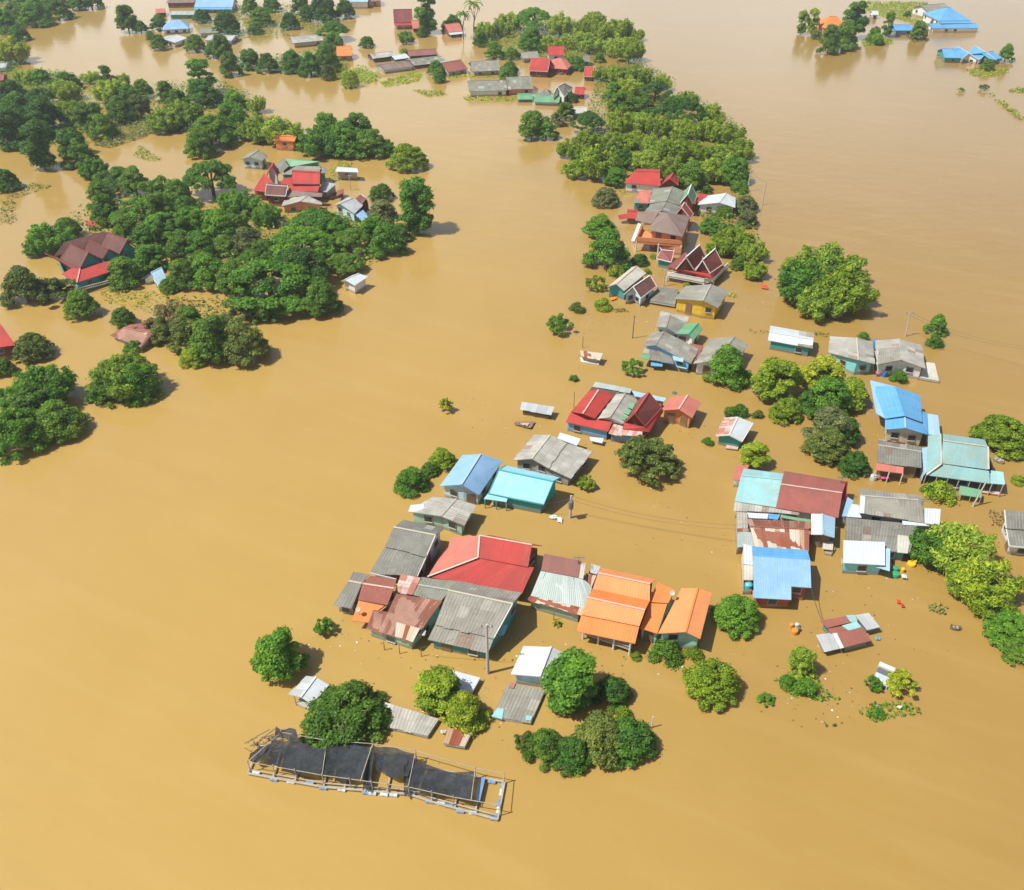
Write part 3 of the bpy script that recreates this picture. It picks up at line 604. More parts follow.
h = House('large pale teal hipped house with cream ridges and a dark veranda', wall='w_dark', group=RC, frame='trim_blue')
h.quad('o', [(375,112),(710,156),(735,215),(375,165)], (3.2,3.2,3.9,3.9), 'teal_tile'); h.quad('o', [(375,165),(735,215),(740,396),(362,345)], (3.9,2.8), 'teal_tile')
h.quad('o', [(362,352),(745,408),(752,508),(243,440)], (2.75,1.9), 'teal_tile'); h.quad('o', [(350,112),(362,352),(243,440),(258,125)], (3.4,2.9,1.9,2.6), 'teal_tile')
h.ridges += [('trim_cream', at('o',375,165,3.92), at('o',735,215,3.92)), ('trim_cream', at('o',354,112,3.5), at('o',362,352,3.0)), ('trim_cream', at('o',362,352,2.95), at('o',243,440,2.0)), ('trim_cream', at('o',735,215,3.92), at('o',740,396,2.85))]
h.quad('o', [(752,402),(858,416),(872,516),(750,506)], (2.2,1.8), 'turquoise_worn', 'bright turquoise annexe roof', 'side_roof')
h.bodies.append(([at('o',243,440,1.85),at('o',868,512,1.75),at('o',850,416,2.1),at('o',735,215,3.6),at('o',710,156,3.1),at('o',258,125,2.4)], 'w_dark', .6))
def ver(root):
    m = MB(); a, b = at('o',250,505,.25), at('o',830,590,.25); m.beam(a, b, .5, .15); m.build('plinth', 'trim_pink', root)
    posts(root, [at('o',243+i*88,440+i*11.5,1.85) for i in range(8)], 'trim_grey', .06)
h.extra.append(ver); h.make()
h = House('narrow pale blue gutter roof on the left side of the teal house', 'shed', 'shed', wall='w_paleblue', win=False, group=RC)
h.quad('o', [(205,225),(262,215),(262,385),(225,442)], (2.3,2.3,1.9,1.8), 'pale_blue'); h.body('o', [(205,225,2.2),(262,215,2.2),(262,385,1.8),(225,442,1.7)]); h.make()
h = House('green tarpaulin canopy on poles before the teal house', 'canopy', 'canopy', wall='w_dark', win=False)
h.quad('o', [(512,525),(690,560),(685,622),(500,595)], (1.2,1.0), 'turquoise' if 0 else 'green_tarp' if 'green_tarp' in MT else 'green_metal', name='tarpaulin')
h.extra.append(lambda r: posts(r, [at('o',512,598,1.0),at('o',682,620,1.0),at('o',600,610,1.0),at('o',520,530,1.2),at('o',688,562,1.2)], 'bamboo', .05)); h.make()
h = House('grey roofed house cut by the right edge, pink plants at its corner', wall='w_white', trim='trim_white')
h.gable('o', [(868,722),(880,865),(905,1010)], [(1140,745),(1150,888),(1170,1035)], [3.0,(2.3,2.15),1.6], 'fibre_dark'); h.make()
# --- row above the right cluster
h = House('long low white roof hut with a darker grey right end', 'hut', 'hut', wall='w_teal')
h.gable('p', [(55,84),(50,120),(42,162)], [(292,126),(288,160),(282,207)], [1.9,2.3,1.7], ['white_metal','white_metal'])
h.quad('p', [(212,112),(292,127),(283,207),(203,190)], (2.33,2.36,1.78,1.78), 'fibre', 'grey end sheets', 'patch_sheet'); h.make()
h = House('grey gabled house with bright cyan front beside the yellowish trees', wall='w_cyan')
h.gable('p', [(368,228),(530,270),(617,291)], [(380,142),(520,150),(606,172)], [2.0,2.9,2.0], 'fibre_pale', ridge='trim_cream'); h.make()
h = House('white walled gabled house with pale grey roof and a darker roof patch', wall='w_white')
h.gable('p', [(632,297),(765,270),(890,316)], [(620,165),(747,155),(870,190)], [2.2,3.0,2.2], 'white_metal' if 0 else 'fibre_pale')
h.quad('p', [(640,208),(750,196),(764,268),(636,294)], (2.45,3.06,3.06,2.3), 'fibre', 'darker roof patch', 'patch_sheet')
h.make()
def raft(label, fr, pts, z, mat, fl='trim_grey', name='floating_deck', cat='deck', th=.25):
    P = [at(fr, *p, z) for p in pts]; c = sum(P, Vector())/len(P); root = tag(empty(name, (c.x, c.y, 0)), label, cat)
    m = MB(); sheets(m, P[:4], mat); m.build('deck_sheets', mat, root)
    m = MB(); m.prism([p-Vector((0,0,.1)) for p in P], th); m.build('frame', fl, root); return root
raft('grey flat deck with a dark tarp beside the white walled house', 'p', [(895,280),(942,286),(966,382),(858,362)], .45, 'cream_metal')
h = House('floating rust-red and teal sheet shack with silver wings, standing alone', 'shack', 'shack', wall='w_teal', win=False)
h.quad('q', [(195,195),(352,165),(388,205),(235,242)], (1.5,1.35), 'brick_red'); h.quad('q', [(330,226),(425,200),(455,236),(375,258)], (1.38,1.25), 'turquoise_worn', 'teal sheet', 'sheet')
h.quad('q', [(240,246),(332,228),(376,262),(262,276)], (1.3,1.2), 'brick_red'); h.quad('q', [(300,272),(462,238),(518,322),(345,366)], (1.35,1.0), 'brick_red')
h.quad('q', [(415,160),(500,145),(572,236),(490,256)], (1.2,.95), 'zinc', 'silver right wing', 'side_roof'); h.quad('q', [(165,285),(270,272),(312,372),(218,392)], (1.1,.8), 'zinc', 'silver left wing', 'side_roof')
h.quad('q', [(358,160),(415,158),(428,200),(385,208)], (1.25,1.2), 'turquoise_worn', 'teal sheet', 'sheet'); h.quad('q', [(270,275),(300,272),(345,366),(318,372)], (1.25,.95), 'white_metal', 'white strip', 'sheet')
for q, z in (([(195,195),(352,165),(455,236),(262,276)], 1.2), ([(300,272),(462,238),(518,322),(345,366)], .95), ([(415,160),(500,145),(572,236),(490,256)], .9), ([(165,285),(270,272),(312,372),(218,392)], .75)): h.body('q', [(x_, y_, z) for x_, y_ in q])
h.make()
# --- foreground bits
h = House('white roofed hut with pale blue base beside the big tree', 'hut', 'hut', wall='w_paleblue', win=False)
h.gable('w', [(565,273),(797,292),(880,345)], [(668,48),(887,55),(982,98)], [1.7,2.3,1.6], 'white_metal', ridge='trim_white'); h.make()
raft('sunken flat roof of lichened grey sheets with turquoise corners', 'w', [(545,338),(842,402),(728,660),(420,612)], .4, 'fibre', name='sunken_roof', cat='roof')
raft('turquoise sheet corner patch lying on the sunken grey roof, left', 'w', [(458,545),(512,552),(497,632),(412,608)], .5, 'turquoise_worn', 'trim_teal', 'roof_sheet', 'sheet', .05)
raft('small turquoise sheet on the right corner of the sunken grey roof', 'w', [(690,600),(742,608),(726,645),(684,638)], .52, 'turquoise_worn', 'trim_teal', 'roof_sheet', 'sheet', .05)
raft('pink square sheet at the top corner of the sunken grey roof', 'w', [(560,336),(604,346),(592,382),(548,372)], .52, 'rust_white', 'trim_red', 'roof_sheet', 'sheet', .05)
raft('sunken white flat roof behind the two yellow-green trees', 'w', [(75,236),(322,302),(240,448),(0,380)], .7, 'white_metal', name='sunken_roof', cat='roof')
raft('small sunken rusty roof with white sheets, left of the yellow-green trees\' base', 'w', [(62,705),(262,722),(198,852),(28,822)], .6, 'rust_striped', name='sunken_roof', cat='roof')
raft('sunken pale grey roof shaded by the broad tree beside the fish cages', 'U', [(545,360),(738,420),(698,480),(530,440)], .5, 'fibre_pale', name='sunken_roof', cat='roof')
h = House('tiny pavilion with silver gable roof near the fish cages', 'pavilion', 'pavilion', wall='w_grey', win=False)
h.gable('U', [(207,333),(250,343),(290,368)], [(270,268),(303,272),(350,300)], [1.5,1.85,1.4], ['zinc','white_metal'], body=False)
def pav(root):
    m = MB(); P = [at('U',232,362,.4), at('U',282,388,.4), at('U',335,330,.4), at('U',285,305,.4)]; m.prism(P, .2); m.build('floor', 'trim_grey', root); posts(root, [p+Vector((0,0,1.1)) for p in P], 'trim_grey', .05)
h.extra.append(pav); h.make()
# ============================================================= northern row (temple houses)
h = House('red tiled house with long hipped roof and white walls against the wood', wall='w_white')
h.gable('r', [(215,30),(200,48),(112,142)], [(400,35),(398,58),(406,168)], [2.8,3.6,2.2], 'red_tile', ridge='trim_red'); h.make()
h = House('small steep red gable attached right of the long red roof', wall='w_maroon', trim='trim_red', win=False)
h.gable('r', [(412,155),(480,108),(546,165)], [(450,100),(505,62),(545,115)], [2.2,3.6,2.2], 'red_tile'); h.make()
h = House('salmon lean-to roof with teal wall left of the dark grey gable', wall='w_teal')
h.quad('r', [(240,203),(332,200),(308,308),(188,302)], (2.6,1.9), 'pink_red'); h.quad('r', [(200,265),(240,268),(232,303),(188,302)], (2.15,1.93), 'fibre_green', name='patch_sheet'); h.body('r', [(240,203,2.4),(332,200,2.4),(308,308,1.8),(188,302,1.8)]); h.make()
h = House('dark grey-green gabled roof, larger of the two behind the brown pyramid', wall='w_grey')
h.gable('r', [(315,308),(452,286),(560,325)], [(340,190),(500,172),(612,215)], [2.2,3.3,2.2], 'fibre_green'); h.make()
h = House('smaller dark grey gable wedged against the brown pyramid roof', wall='w_grey')
h.gable('r', [(262,395),(410,368),(530,400)], [(325,315),(455,285),(565,335)], [2.3,3.1,2.3], 'fibre_dark'); h.make()
h = House('steep green tiled temple gable with white bargeboards', wall='w_red', trim='trim_white', win=False)
h.gable('r', [(562,302),(622,232),(662,312)], [(598,215),(650,157),(697,250)], [2.6,5.0,2.6], 'green_metal'); h.make()
h = House('narrow steep maroon gable with pale trim behind the brown pyramid', wall='w_maroon', trim='trim_pink', win=False)
h.gable('r', [(528,392),(572,340),(645,430)], [(550,345),(597,298),(668,392)], [2.9,4.4,2.9], 'maroon_tile'); h.make()
h = House('white corrugated roof house standing right of the green temple gable', wall='w_white')
h.gable('r', [(700,318),(875,300),(1002,342)], [(745,250),(930,224),(1006,262)], [2.0,2.9,2.0], 'white_metal'); h.make()
h = House('bright red low roof just behind the white corrugated roof', 'shed', 'shed', wall='w_red', win=False)
h.quad('r', [(692,222),(782,235),(752,292),(690,300)], (2.3,2.0), 'red_tile'); h.body('r', [(692,222,2.1),(782,235,2.1),(752,292,1.9),(690,300,1.9)]); h.make()
h = House('large salmon house with brown pyramid roof and terrace', wall='w_salmon')
ap = at('r',460,388,5.6); E = [at('r',385,372,3.9), at('r',640,408,3.9), at('r',582,572,3.9), at('r',308,520,3.9)]
for i in range(4): h.q3([ap, ap+(E[(i+1)%4]-E[i])*.01, E[(i+1)%4], E[i]], 'brown_shingle')
h.quad('r', [(238,374),(395,372),(330,470),(200,440)], (4.5,4.6,3.7,3.7), 'brown_shingle')
h.bodies.append(([at('r',385,372,3.7),at('r',640,408,3.7),at('r',578,568,3.8),at('r',316,520,3.8)], 'w_salmon', .5))
def terr(root):
    P = [at('r',262,510,2.0), at('r',320,545,2.0), at('r',572,605,2.0), at('r',572,640,2.0), at('r',212,612,2.0)]
    m = MB(); m.prism([P[0],P[4],P[3],P[2],P[1]], .35); m.build('terrace', 'trim_orange', root)
    m = MB(); a, b = P[4]+Vector((0,0,.5)), P[3]+Vector((0,0,.5)); m.beam(a, b, .12, .8); m.beam(P[4]+Vector((0,0,.5)), P[0]+Vector((0,0,.5)), .12, .8); m.build('parapet', 'trim_orange', root)
    m = MB(); Q = [at('r',430,640,1.6), at('r',572,660,1.6), at('r',600,560,1.6), at('r',460,540,1.6)]; m.prism(Q, 2.4); m.build('lower_room', 'w_salmon', root)
    posts(root, [p for p in (P[4],P[0],(P[4]+P[3])/2,P[3])], 'trim_white', .14)
    m = MB(); m.beam(at('r',185,610,.3), at('r',240,470,3.4), .8, .25); m.build('stair', 'trim_white', root)
h.extra.append(terr); h.make()
h = House('little pavilion with maroon roof edged in white, left of the temple house', 'pavilion', 'pavilion', wall='w_teal', win=False, trim='trim_white')
h.gable('r', [(400,660),(412,680),(370,750)], [(512,672),(512,690),(490,778)], [2.0,2.9,1.7], 'maroon_tile'); h.make()
h = House('two tiny red roofed sheds in a row by the left bushes', 'shed', 'shed', wall='w_wood', win=False)
h.quad('r', [(62,402),(136,388),(128,428),(75,432)], (1.4,1.1), 'red_tile'); h.gable('r', [(140,352),(138,368),(126,425)], [(222,358),(222,372),(208,430)], [1.7,2.0,1.3], 'red_tile'); h.make()
h = House('temple house with two steep maroon gables edged in white and a white deck', wall='w_maroon', trim='trim_white')
h.gable('s', [(605,235),(688,138),(752,240)], [(705,150),(795,42),(850,145)], [2.7,5.2,2.7], 'maroon_tile')
h.gable('s', [(762,245),(820,160),(880,268)], [(850,145),(920,70),(985,195)], [2.7,5.0,2.7], 'maroon_tile')
def finials(root):
    for p, z in (((688,138),5.2),((795,42),5.2),((820,160),5.0),((920,70),5.0)):
        c = at('s', *p, z); m = MB(); m.tube([c, c+Vector((.03,0,.35)), c+Vector((-.05,0,.75))], [.09,.06,.02], 6); m.build('finial', 'trim_white', root)
h.extra.append(finials)
h.quad('s', [(680,98),(705,130),(625,238),(535,215)], (4.0,4.0,2.5,2.4), 'maroon_tile'); h.quad('s', [(600,228),(882,270),(892,300),(588,245)], (2.65,2.1), 'red_tile'); h.quad('s', [(985,193),(880,268),(892,300),(992,212)], (2.65,2.65,2.1,2.1), 'red_tile')
def tdeck(root):
    P = [at('s',540,262,1.0), at('s',535,290,1.0), at('s',830,345,1.0), at('s',910,330,1.0), at('s',1020,215,1.0), at('s',960,190,1.0)]
    m = MB(); m.prism(P, .2); m.build('deck', 'trim_cream', root)
    m = MB()
    for i in range(1, 4):
        a, b = P[i], P[i+1]; m.beam(a+Vector((0,0,.8)), b+Vector((0,0,.8)), .1, .1); m.beam(a+Vector((0,0,.4)), b+Vector((0,0,.4)), .08, .5)
    m.build('railing', 'trim_white', root); posts(root, P[1:5], 'trim_white', .12)
h.extra.append(tdeck); h.make()
h = House('teal-walled house with cream ribbed roof, left end of the row', wall='w_teal')
h.gable('s', [(58,376),(132,350),(195,406)], [(250,222),(292,209),(368,268)], [2.1,2.8,2.0], 'cream_metal', ridge='trim_pink', trim='trim_cream'); h.make()
h = House('small house with dark maroon roof leaning on the cream ribbed roof', wall='w_paleblue')
h.gable('s', [(190,440),(265,375),(326,468)], [(325,345),(400,284),(452,372)], [1.9,3.0,1.8], 'dark_maroon', trim='trim_white'); h.make()
raft('flat grey debris-strewn platform beside the yellow house', 's', [(462,378),(630,390),(600,520),(400,486)], .7, 'fibre_dark', name='platform', cat='platform')
h = House('yellow house with white windows under a broad pale grey gable', wall='w_yellow')
h.gable('s', [(592,470),(822,486),(942,543)], [(690,368),(888,354),(1030,408)], [2.4,3.4,2.4], 'fibre', ridge='trim_grey')
h.make()
h = House('grey and light grey gabled house just below the yellow house', wall='w_paleblue')
h.gable('t', [(200,292),(288,300),(365,348)], [(238,212),(318,198),(445,258)], [2.2,2.9,2.1], 'fibre'); h.quad('t', [(245,168),(472,215),(462,258),(232,205)], (1.9,1.8), 'fibre_pale', name='rear_roof'); h.make()
h = House('small house with green sheet roof and white posts', wall='w_white')
h.gable('t', [(350,350),(470,352),(508,402)], [(425,270),(545,265),(584,310)], [2.0,2.5,1.9], 'green_metal', ridge='trim_green'); h.make()
h = House('broad warm grey roof house hung with tarps, blue tarp at its front', wall='w_blue')
h.gable('t', [(105,450),(205,442),(490,590)], [(170,345),(270,332),(550,470)], [2.2,3.0,1.9], 'fibre')
h.quad('t', [(112,466),(315,494),(352,592),(92,545)], (1.9,1.5), 'fibre_dark', name='front_roof'); h.quad('t', [(165,572),(262,580),(258,612),(168,605)], (1.1,.9), 'deep_blue', 'blue tarp', 'tarp')
h.quad('t', [(95,510),(165,520),(155,560),(90,545)], (1.72,1.62), 'green_metal', 'green tarp', 'tarp'); h.quad('t', [(340,525),(430,545),(425,575),(350,560)], (2.25,2.1), 'pale_blue', 'pale blue tarp', 'tarp')
h.quad('t', [(370,585),(460,585),(455,630),(375,615)], (1.1,.9), 'turquoise', 'turquoise tarp', 'tarp'); h.make()
h = House('narrow dull pink sheet strip between the two broad grey roofs', 'shed', 'shed', wall='w_wood', win=False)
h.quad('t', [(480,425),(590,448),(512,592),(492,585)], (1.9,1.6), 'old_red'); h.body('t', [(480,425,1.8),(590,448,1.8),(512,592,1.5),(492,585,1.5)]); h.make()
h = House('broad grey gabled house half hidden by the round green tree', wall='w_white')
h.gable('t', [(515,590),(700,560),(860,570)], [(640,392),(835,374),(945,432)], [2.1,3.0,2.1], 'fibre'); h.make()
h = House('floating hut with rusty roof alone in the channel', 'hut', 'hut', wall='w_grey', win=False)
h.quad('J', [(92,374),(200,388),(186,420),(98,402)], (1.3,1.1), 'rust_striped'); h.body('J', [(92,374,1.2),(200,388,1.2),(186,420,1.0),(98,402,1.0)]); 
h.extra.append(lambda r: (lambda m: (m.prism([at('J',95,405,.25),at('J',190,420,.25),at('J',182,438,.25),at('J',98,425,.25)], .2), m.build('float', 'trim_white', r)))(MB())); h.make()
h = House('floating hut with small silver roof alone in the channel above the blue roofs', 'hut', 'hut', wall='w_dark', win=False)
h.quad('D', [(-78,178),(62,200),(48,235),(-85,210)], (1.2,1.0), 'zinc'); h.body('D', [(-78,178,1.1),(62,200,1.1),(48,235,.9),(-85,210,.9)]); h.make()
# ============================================================= left bank
h = House('long brown tiled roof with three front gables, red skirt roof and teal walls', 'house', 'house', wall='w_teal', trim='trim_maroon')
h.q3([at('u',270,178,4.6),at('u',602,88,4.6),at('u',640,175,3.2),at('u',190,292,3.2)], 'dark_maroon')
h.gable('u', [(240,308),(315,193),(440,240)], [(402,388),(468,262),(582,325)], [3.0,5.0,3.0], 'dark_maroon')
h.gable('u', [(430,238),(470,163),(570,205)], [(585,312),(632,235),(725,285)], [3.0,4.8,3.0], 'dark_maroon')
h.gable('u', [(562,205),(620,97),(730,130)], [(718,272),(778,165),(850,215)], [3.0,4.9,3.0], 'dark_maroon')
h.quad('u', [(190,290),(400,385),(345,398),(105,258)], (3.0,3.0,2.3,2.3), 'maroon_tile'); h.quad('u', [(402,386),(730,302),(735,382),(375,502)], (2.9,2.9,2.1,2.1), 'red_tile', 'bright red front skirt', 'skirt_roof'); h.quad('u', [(402,386),(330,388),(252,430),(375,502)], (2.9,2.8,2.1,2.1), 'red_tile', 'bright red front skirt', 'skirt_roof')
h.bodies.append(([at('u',252,432,2.0),at('u',375,502,2.0),at('u',735,382,2.0),at('u',780,200,3.8),at('u',602,95,4.3),at('u',260,185,4.3),at('u',190,290,2.8)], 'w_teal', .5)); h.ridges.append(('trim_pink', at('u',402,386,2.95), at('u',375,502,2.15)))
def rl(root):
    m = MB(); a, b, c = at('u',395,572,.6), at('u',640,508,.6), at('u',375,540,.6)
    for z in (.2, .6): m.beam(a+Vector((0,0,z)), b+Vector((0,0,z)), .08, .08); m.beam(a+Vector((0,0,z)), c+Vector((0,0,z)), .08, .08)
    for i in range(18): p = a+(b-a)*(i/17); m.beam(p, p+Vector((0,0,.6)), .05, .05)
    m.build('railing', 'trim_white', root)
h.extra.append(rl); h.make()
h = House('pale blue roofed kiosk tucked among trees right of the brown gabled house', 'kiosk', 'kiosk', wall='w_white')
h.gable('L', [(572,645),(610,618),(640,668)], [(600,630),(655,596),(672,640)], [1.2,1.9,1.2], 'pale_blue'); h.make()
h = House('tiny red roof peeking over the trees behind the brown gabled house', wall='w_white', win=False)
h.quad('L', [(350,408),(388,410),(385,428),(345,425)], (1.5,1.2), 'red_tile'); h.body('L', [(350,408,1.4),(388,410,1.4),(385,428,1.1),(345,425,1.1)]); h.make()
h = House('long orange roofed house on the far side of the left pond', wall='w_orange')
h.gable('v', [(300,38),(285,50),(262,82)], [(452,42),(452,55),(436,92)], [2.8,3.3,2.4], 'orange'); h.make()
h = House('light blue walled hut with weathered grey gable, left of the red temple house', wall='w_paleblue')
h.gable('v', [(5,238),(75,215),(175,250)], [(80,180),(155,158),(222,205)], [2.1,3.0,2.1], 'fibre'); h.make()
h = House('green roofed temple hall with steep gable and red edging', 'temple_hall', 'temple', wall='w_green', trim='trim_green')
h.quad('v', [(362,228),(636,250),(618,290),(400,292)], (4.4,3.2), 'green_metal'); h.quad('v', [(352,228),(392,290),(318,350),(258,292)], (4.6,3.4,2.6,3.6), 'fibre_green')
h.quad('v', [(455,285),(640,292),(640,346),(330,358)], (3.4,2.5), 'fibre'); h.quad('v', [(640,298),(702,302),(690,345),(640,346)], (2.9,2.4), 'fibre_dark', name='side_roof')
h.body('v', [(330,358,2.4),(690,345,2.3),(636,250,4.0),(362,228,4.0)]); h.make()
h = House('small red-edged white gable front at the left of the green hall', 'gatehouse', 'gatehouse', wall='w_white', trim='trim_red', win=False)
h.gable('v', [(215,362),(255,290),(302,368)], [(225,320),(262,262),(312,330)], [2.6,4.6,2.6], 'red_tile'); h.make()
h = House('bright red two-tier temple roof in the middle of the left village', 'temple_hall', 'temple', wall='w_maroon')
h.gable('v', [(420,318),(418,332),(412,432)], [(640,330),(640,346),(638,436)], [3.8,4.6,3.4], 'red_tile', trim='trim_maroon'); h.quad('v', [(412,425),(640,438),(622,496),(385,484)], (3.2,2.5), 'red_tile')
h.quad('v', [(345,385),(418,378),(412,442),(325,430)], (3.0,2.6), 'red_tile', name='side_roof'); h.make()
h = House('plain red sloping roof left of the two-tier temple roof', wall='w_red')
h.quad('v', [(192,345),(262,412),(205,495),(105,485)], (3.2,3.0,2.2,2.2), 'red_tile'); h.body('v', [(192,345,3.0),(262,412,2.8),(205,495,2.0),(105,485,2.0)]); h.make()
h = House('brown roof framed in white in front of the red temple roofs', 'pavilion', 'pavilion', wall='w_maroon', trim='trim_white')
h.gable('v', [(225,425),(212,440),(200,520)], [(385,440),(382,452),(365,530)], [2.9,3.5,2.5], 'dark_maroon'); h.make()
h = House('beige-grey broad low gable in front of the red temple', wall='w_salmon')
h.gable('v', [(330,612),(480,570),(655,600)], [(370,545),(540,525),(650,575)], [1.5,2.4,1.5], 'fibre_pale'); h.quad('v', [(375,482),(660,505),(655,535),(370,525)], (2.5,2.2), 'brown_shingle', name='rear_roof'); h.make()
h = House('silver grey panel roof with red boat shed right of the red temple', 'shed', 'shed', wall='w_conc', win=False)
h.quad('v', [(660,415),(772,430),(695,496),(628,488)], (2.2,1.9), 'zinc'); h.body('v', [(660,415,2.0),(772,430,2.0),(695,496,1.7),(628,488,1.7)]); h.make()
h = House('reddish brown open shed holding a dark blue barrel', 'shed', 'shed', wall='w_wood', win=False)
h.quad('v', [(775,485),(830,470),(832,500),(770,530)], (1.4,1.2), 'brick_red'); h.body('v', [(775,485,1.2),(830,470,1.2),(832,500,1.0),(700,535,.8)]); h.make()
h = House('pale blue-grey hipped roof at the edge of the tall trees', wall='w_paleblue')
h.gable('v', [(750,600),(790,560),(915,672)][:1]+[(800,590),(915,672)], [(860,540),(905,545),(985,600)], [2.4,3.1,2.2], 'pale_blue' if 0 else 'zinc'); h.quad('v', [(925,680),(985,638),(1025,695),(975,728)], (2.0,1.6), 'blue', 'bright blue front roof', 'front_roof'); h.make()
h = House('little reddish gable with pale bargeboards beside the blue-grey hipped roof', wall='w_maroon', trim='trim_pink', win=False)
h.gable('v', [(975,590),(1010,545),(1040,590)], [(925,545),(965,515),(1005,545)], [2.4,3.4,2.4], 'dark_maroon'); h.make()
h = House('flat white roofed pavilion on posts in the left pond', 'pavilion', 'pavilion', wall='w_conc')
h.quad('v', [(780,294),(938,306),(948,338),(758,332)], (2.2,2.1), 'white_metal'); h.body('v', [(785,300,2.0),(938,308,2.0),(945,335,1.9),(765,332,1.9)]); h.make()
h = House('small pavilion with curved white roof at the river edge of the left wood', 'pavilion', 'pavilion', wall='w_white', win=False)
h.gable('M', [(612,612),(625,606),(662,628)], [(655,588),(678,582),(714,594)], [1.9,2.3,1.9], 'white_metal'); h.make()
h = House('long pinkish rusted roof half covered by bushes, blue end wall', wall='w_paleblue')
h.gable('N', [(475,163),(450,175),(402,202)], [(590,150),(560,195),(515,248)], [1.3,1.7,.9], ['old_red','rust']); h.quad('N', [(590,148),(640,140),(600,205),(560,195)], (1.6,1.2), 'old_red'); h.quad('N', [(645,128),(718,150),(700,166),(650,150)], (1.8,1.3), 'red_tile'); h.make()
h = House('red roofed house cut by the left edge of the frame', wall='w_maroon')
h.gable('N', [(-60,150),(2,160),(58,238)][1:], [(-90,170),(-70,255)], [3.4,2.4], 'red_tile'); h.make()
# ============================================================= upper island and far houses
FI = 'houses on the upper island'
far('long grey roofed house with white walls and dark windows on the upper island shore', 'S', 122,390,288,386, 9, 2.6, 1.6, 'fibre_green', 'w_white', group=FI, frame=None) if 0 else far('long grey roofed house with white walls and dark windows on the upper island shore', 'S', 122,390,288,386, 9, 2.6, 1.6, 'fibre_green', 'w_white', group=FI)
far('grey-green roofed house with salmon wall joined to the long white one', 'S', 290,382,400,378, 10, 2.6, 2.0, 'fibre_green', 'w_salmon', group=FI)
far('flat bright green roof at the shore of the upper island', 'S', 330,424,395,424, 6, 1.4, .5, 'green_metal', 'w_green', group=FI, win=False)
far('low green roof with white front right of the flat green one', 'S', 400,434,508,438, 9, 1.6, .9, 'green_metal', 'w_paleblue', group=FI)
h = House('twin-peaked grey gable with white trim above the green roofs', wall='w_white', trim='trim_white', group=FI); h.gable('S', [(480,412),(500,370),(530,415)], [(500,385),(530,355),(568,375)], [2.2,4.0,2.2], 'fibre_dark'); h.make()
far('short grey hipped roof between the green roofs', 'S', 425,415,478,415, 6, 2.4, 1.4, 'fibre_dark', 'w_salmon', hip=2, group=FI)
far('small red roof at the right end of the shore houses', 'S', 572,402,614,404, 5, 2.2, 1.2, 'red_tile', 'w_maroon', group=FI)
far('broad red temple roof with salmon front in the middle of the island', 'S', 378,302,460,306, 9, 3.0, 2.6, 'red_tile', 'w_maroon', group=FI, trim='trim_pink')
far('salmon red hipped roof right of the broad red temple roof', 'S', 440,288,544,296, 10, 3.0, 1.8, 'pink_red', 'w_maroon', hip=4, group=FI)
far('tall house with square red roof and blue and white walls', 'S', 460,236,530,236, 9, 5.0, 1.6, 'red_tile', 'w_paleblue', group=FI)
far('low grey roof with white end at the left of the island', 'S', 140,306,258,300, 9, 2.2, 1.8, 'fibre', 'w_conc', group=FI)
far('brick-red roofed house by the small green tree at the left shore', 'S', 35,308,120,294, 8, 2.2, 1.8, 'brick_red', 'w_conc', group=FI)
far('white and red roofs under the palms, left end of the island', 'S', 36,138,100,132, 8, 2.6, 1.8, 'pink_red', 'w_maroon', group=FI, skirt='white_metal')
far('orange-red shrine roof at the foot of the bamboo', 'S', 612,326,652,328, 6, 2.2, 2.0, 'red_tile', 'w_maroon', group=FI, trim='trim_pink')
far('pale roof with cyan front behind the small dark tree', 'S', 565,484,632,482, 6, 1.8, .7, 'cream_metal', 'w_cyan', group=FI)
far('grey roof tucked behind the salmon hipped roof', 'S', 352,250,425,246, 6, 2.2, 1.2, 'fibre', 'w_conc', group=FI)
far('dark grey roof right of the round green island tree', 'S', 610,262,640,262, 5, 2.6, 1.2, 'fibre_dark', 'w_conc', group=FI)
FL = 'flooded houses along the far channel'
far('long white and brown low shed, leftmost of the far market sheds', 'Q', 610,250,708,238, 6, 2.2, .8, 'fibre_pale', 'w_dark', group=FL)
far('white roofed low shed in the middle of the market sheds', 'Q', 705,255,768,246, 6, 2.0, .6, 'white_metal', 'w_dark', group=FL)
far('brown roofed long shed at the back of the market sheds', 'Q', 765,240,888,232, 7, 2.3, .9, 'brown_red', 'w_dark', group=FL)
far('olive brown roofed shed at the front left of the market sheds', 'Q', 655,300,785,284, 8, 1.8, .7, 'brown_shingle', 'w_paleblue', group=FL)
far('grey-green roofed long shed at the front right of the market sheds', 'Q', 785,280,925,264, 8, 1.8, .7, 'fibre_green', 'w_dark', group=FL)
far('small white roof beside the brick-red roofed house', 'Q', 915,286,960,278, 6, 2.0, .8, 'white_metal', 'w_white', group=FL)
far('grey white-striped roof behind the big clump of left island trees', 'Q', 270,184,400,172, 9, 2.6, 1.0, 'fibre_pale', 'w_conc', group=FL)
far('orange temple-like roof at the tip of the tree clump', 'Q', 455,240,520,238, 8, 2.4, 2.0, 'orange', 'w_orange', group=FL, trim='trim_orange')
far('white and cyan walled building at the top edge of the photo', 'Q', 505,8,588,8, 10, 4.0, .8, 'pale_blue', 'w_white', group=FL)
far('salmon walled building next to the white and cyan one', 'Q', 590,6,645,4, 10, 3.4, .8, 'brown_shingle', 'w_salmon', group=FL)
far('tall maroon temple roof with stepped gable on the far bank', 'Q', 700,98,780,96, 8, 3.2, 3.6, 'maroon_tile', 'w_white', group=FL, trim='trim_maroon', skirt='red_tile')
far('low red roof right of the maroon temple roof', 'Q', 780,122,860,118, 9, 2.4, 1.8, 'pink_red', 'w_maroon', group=FL)
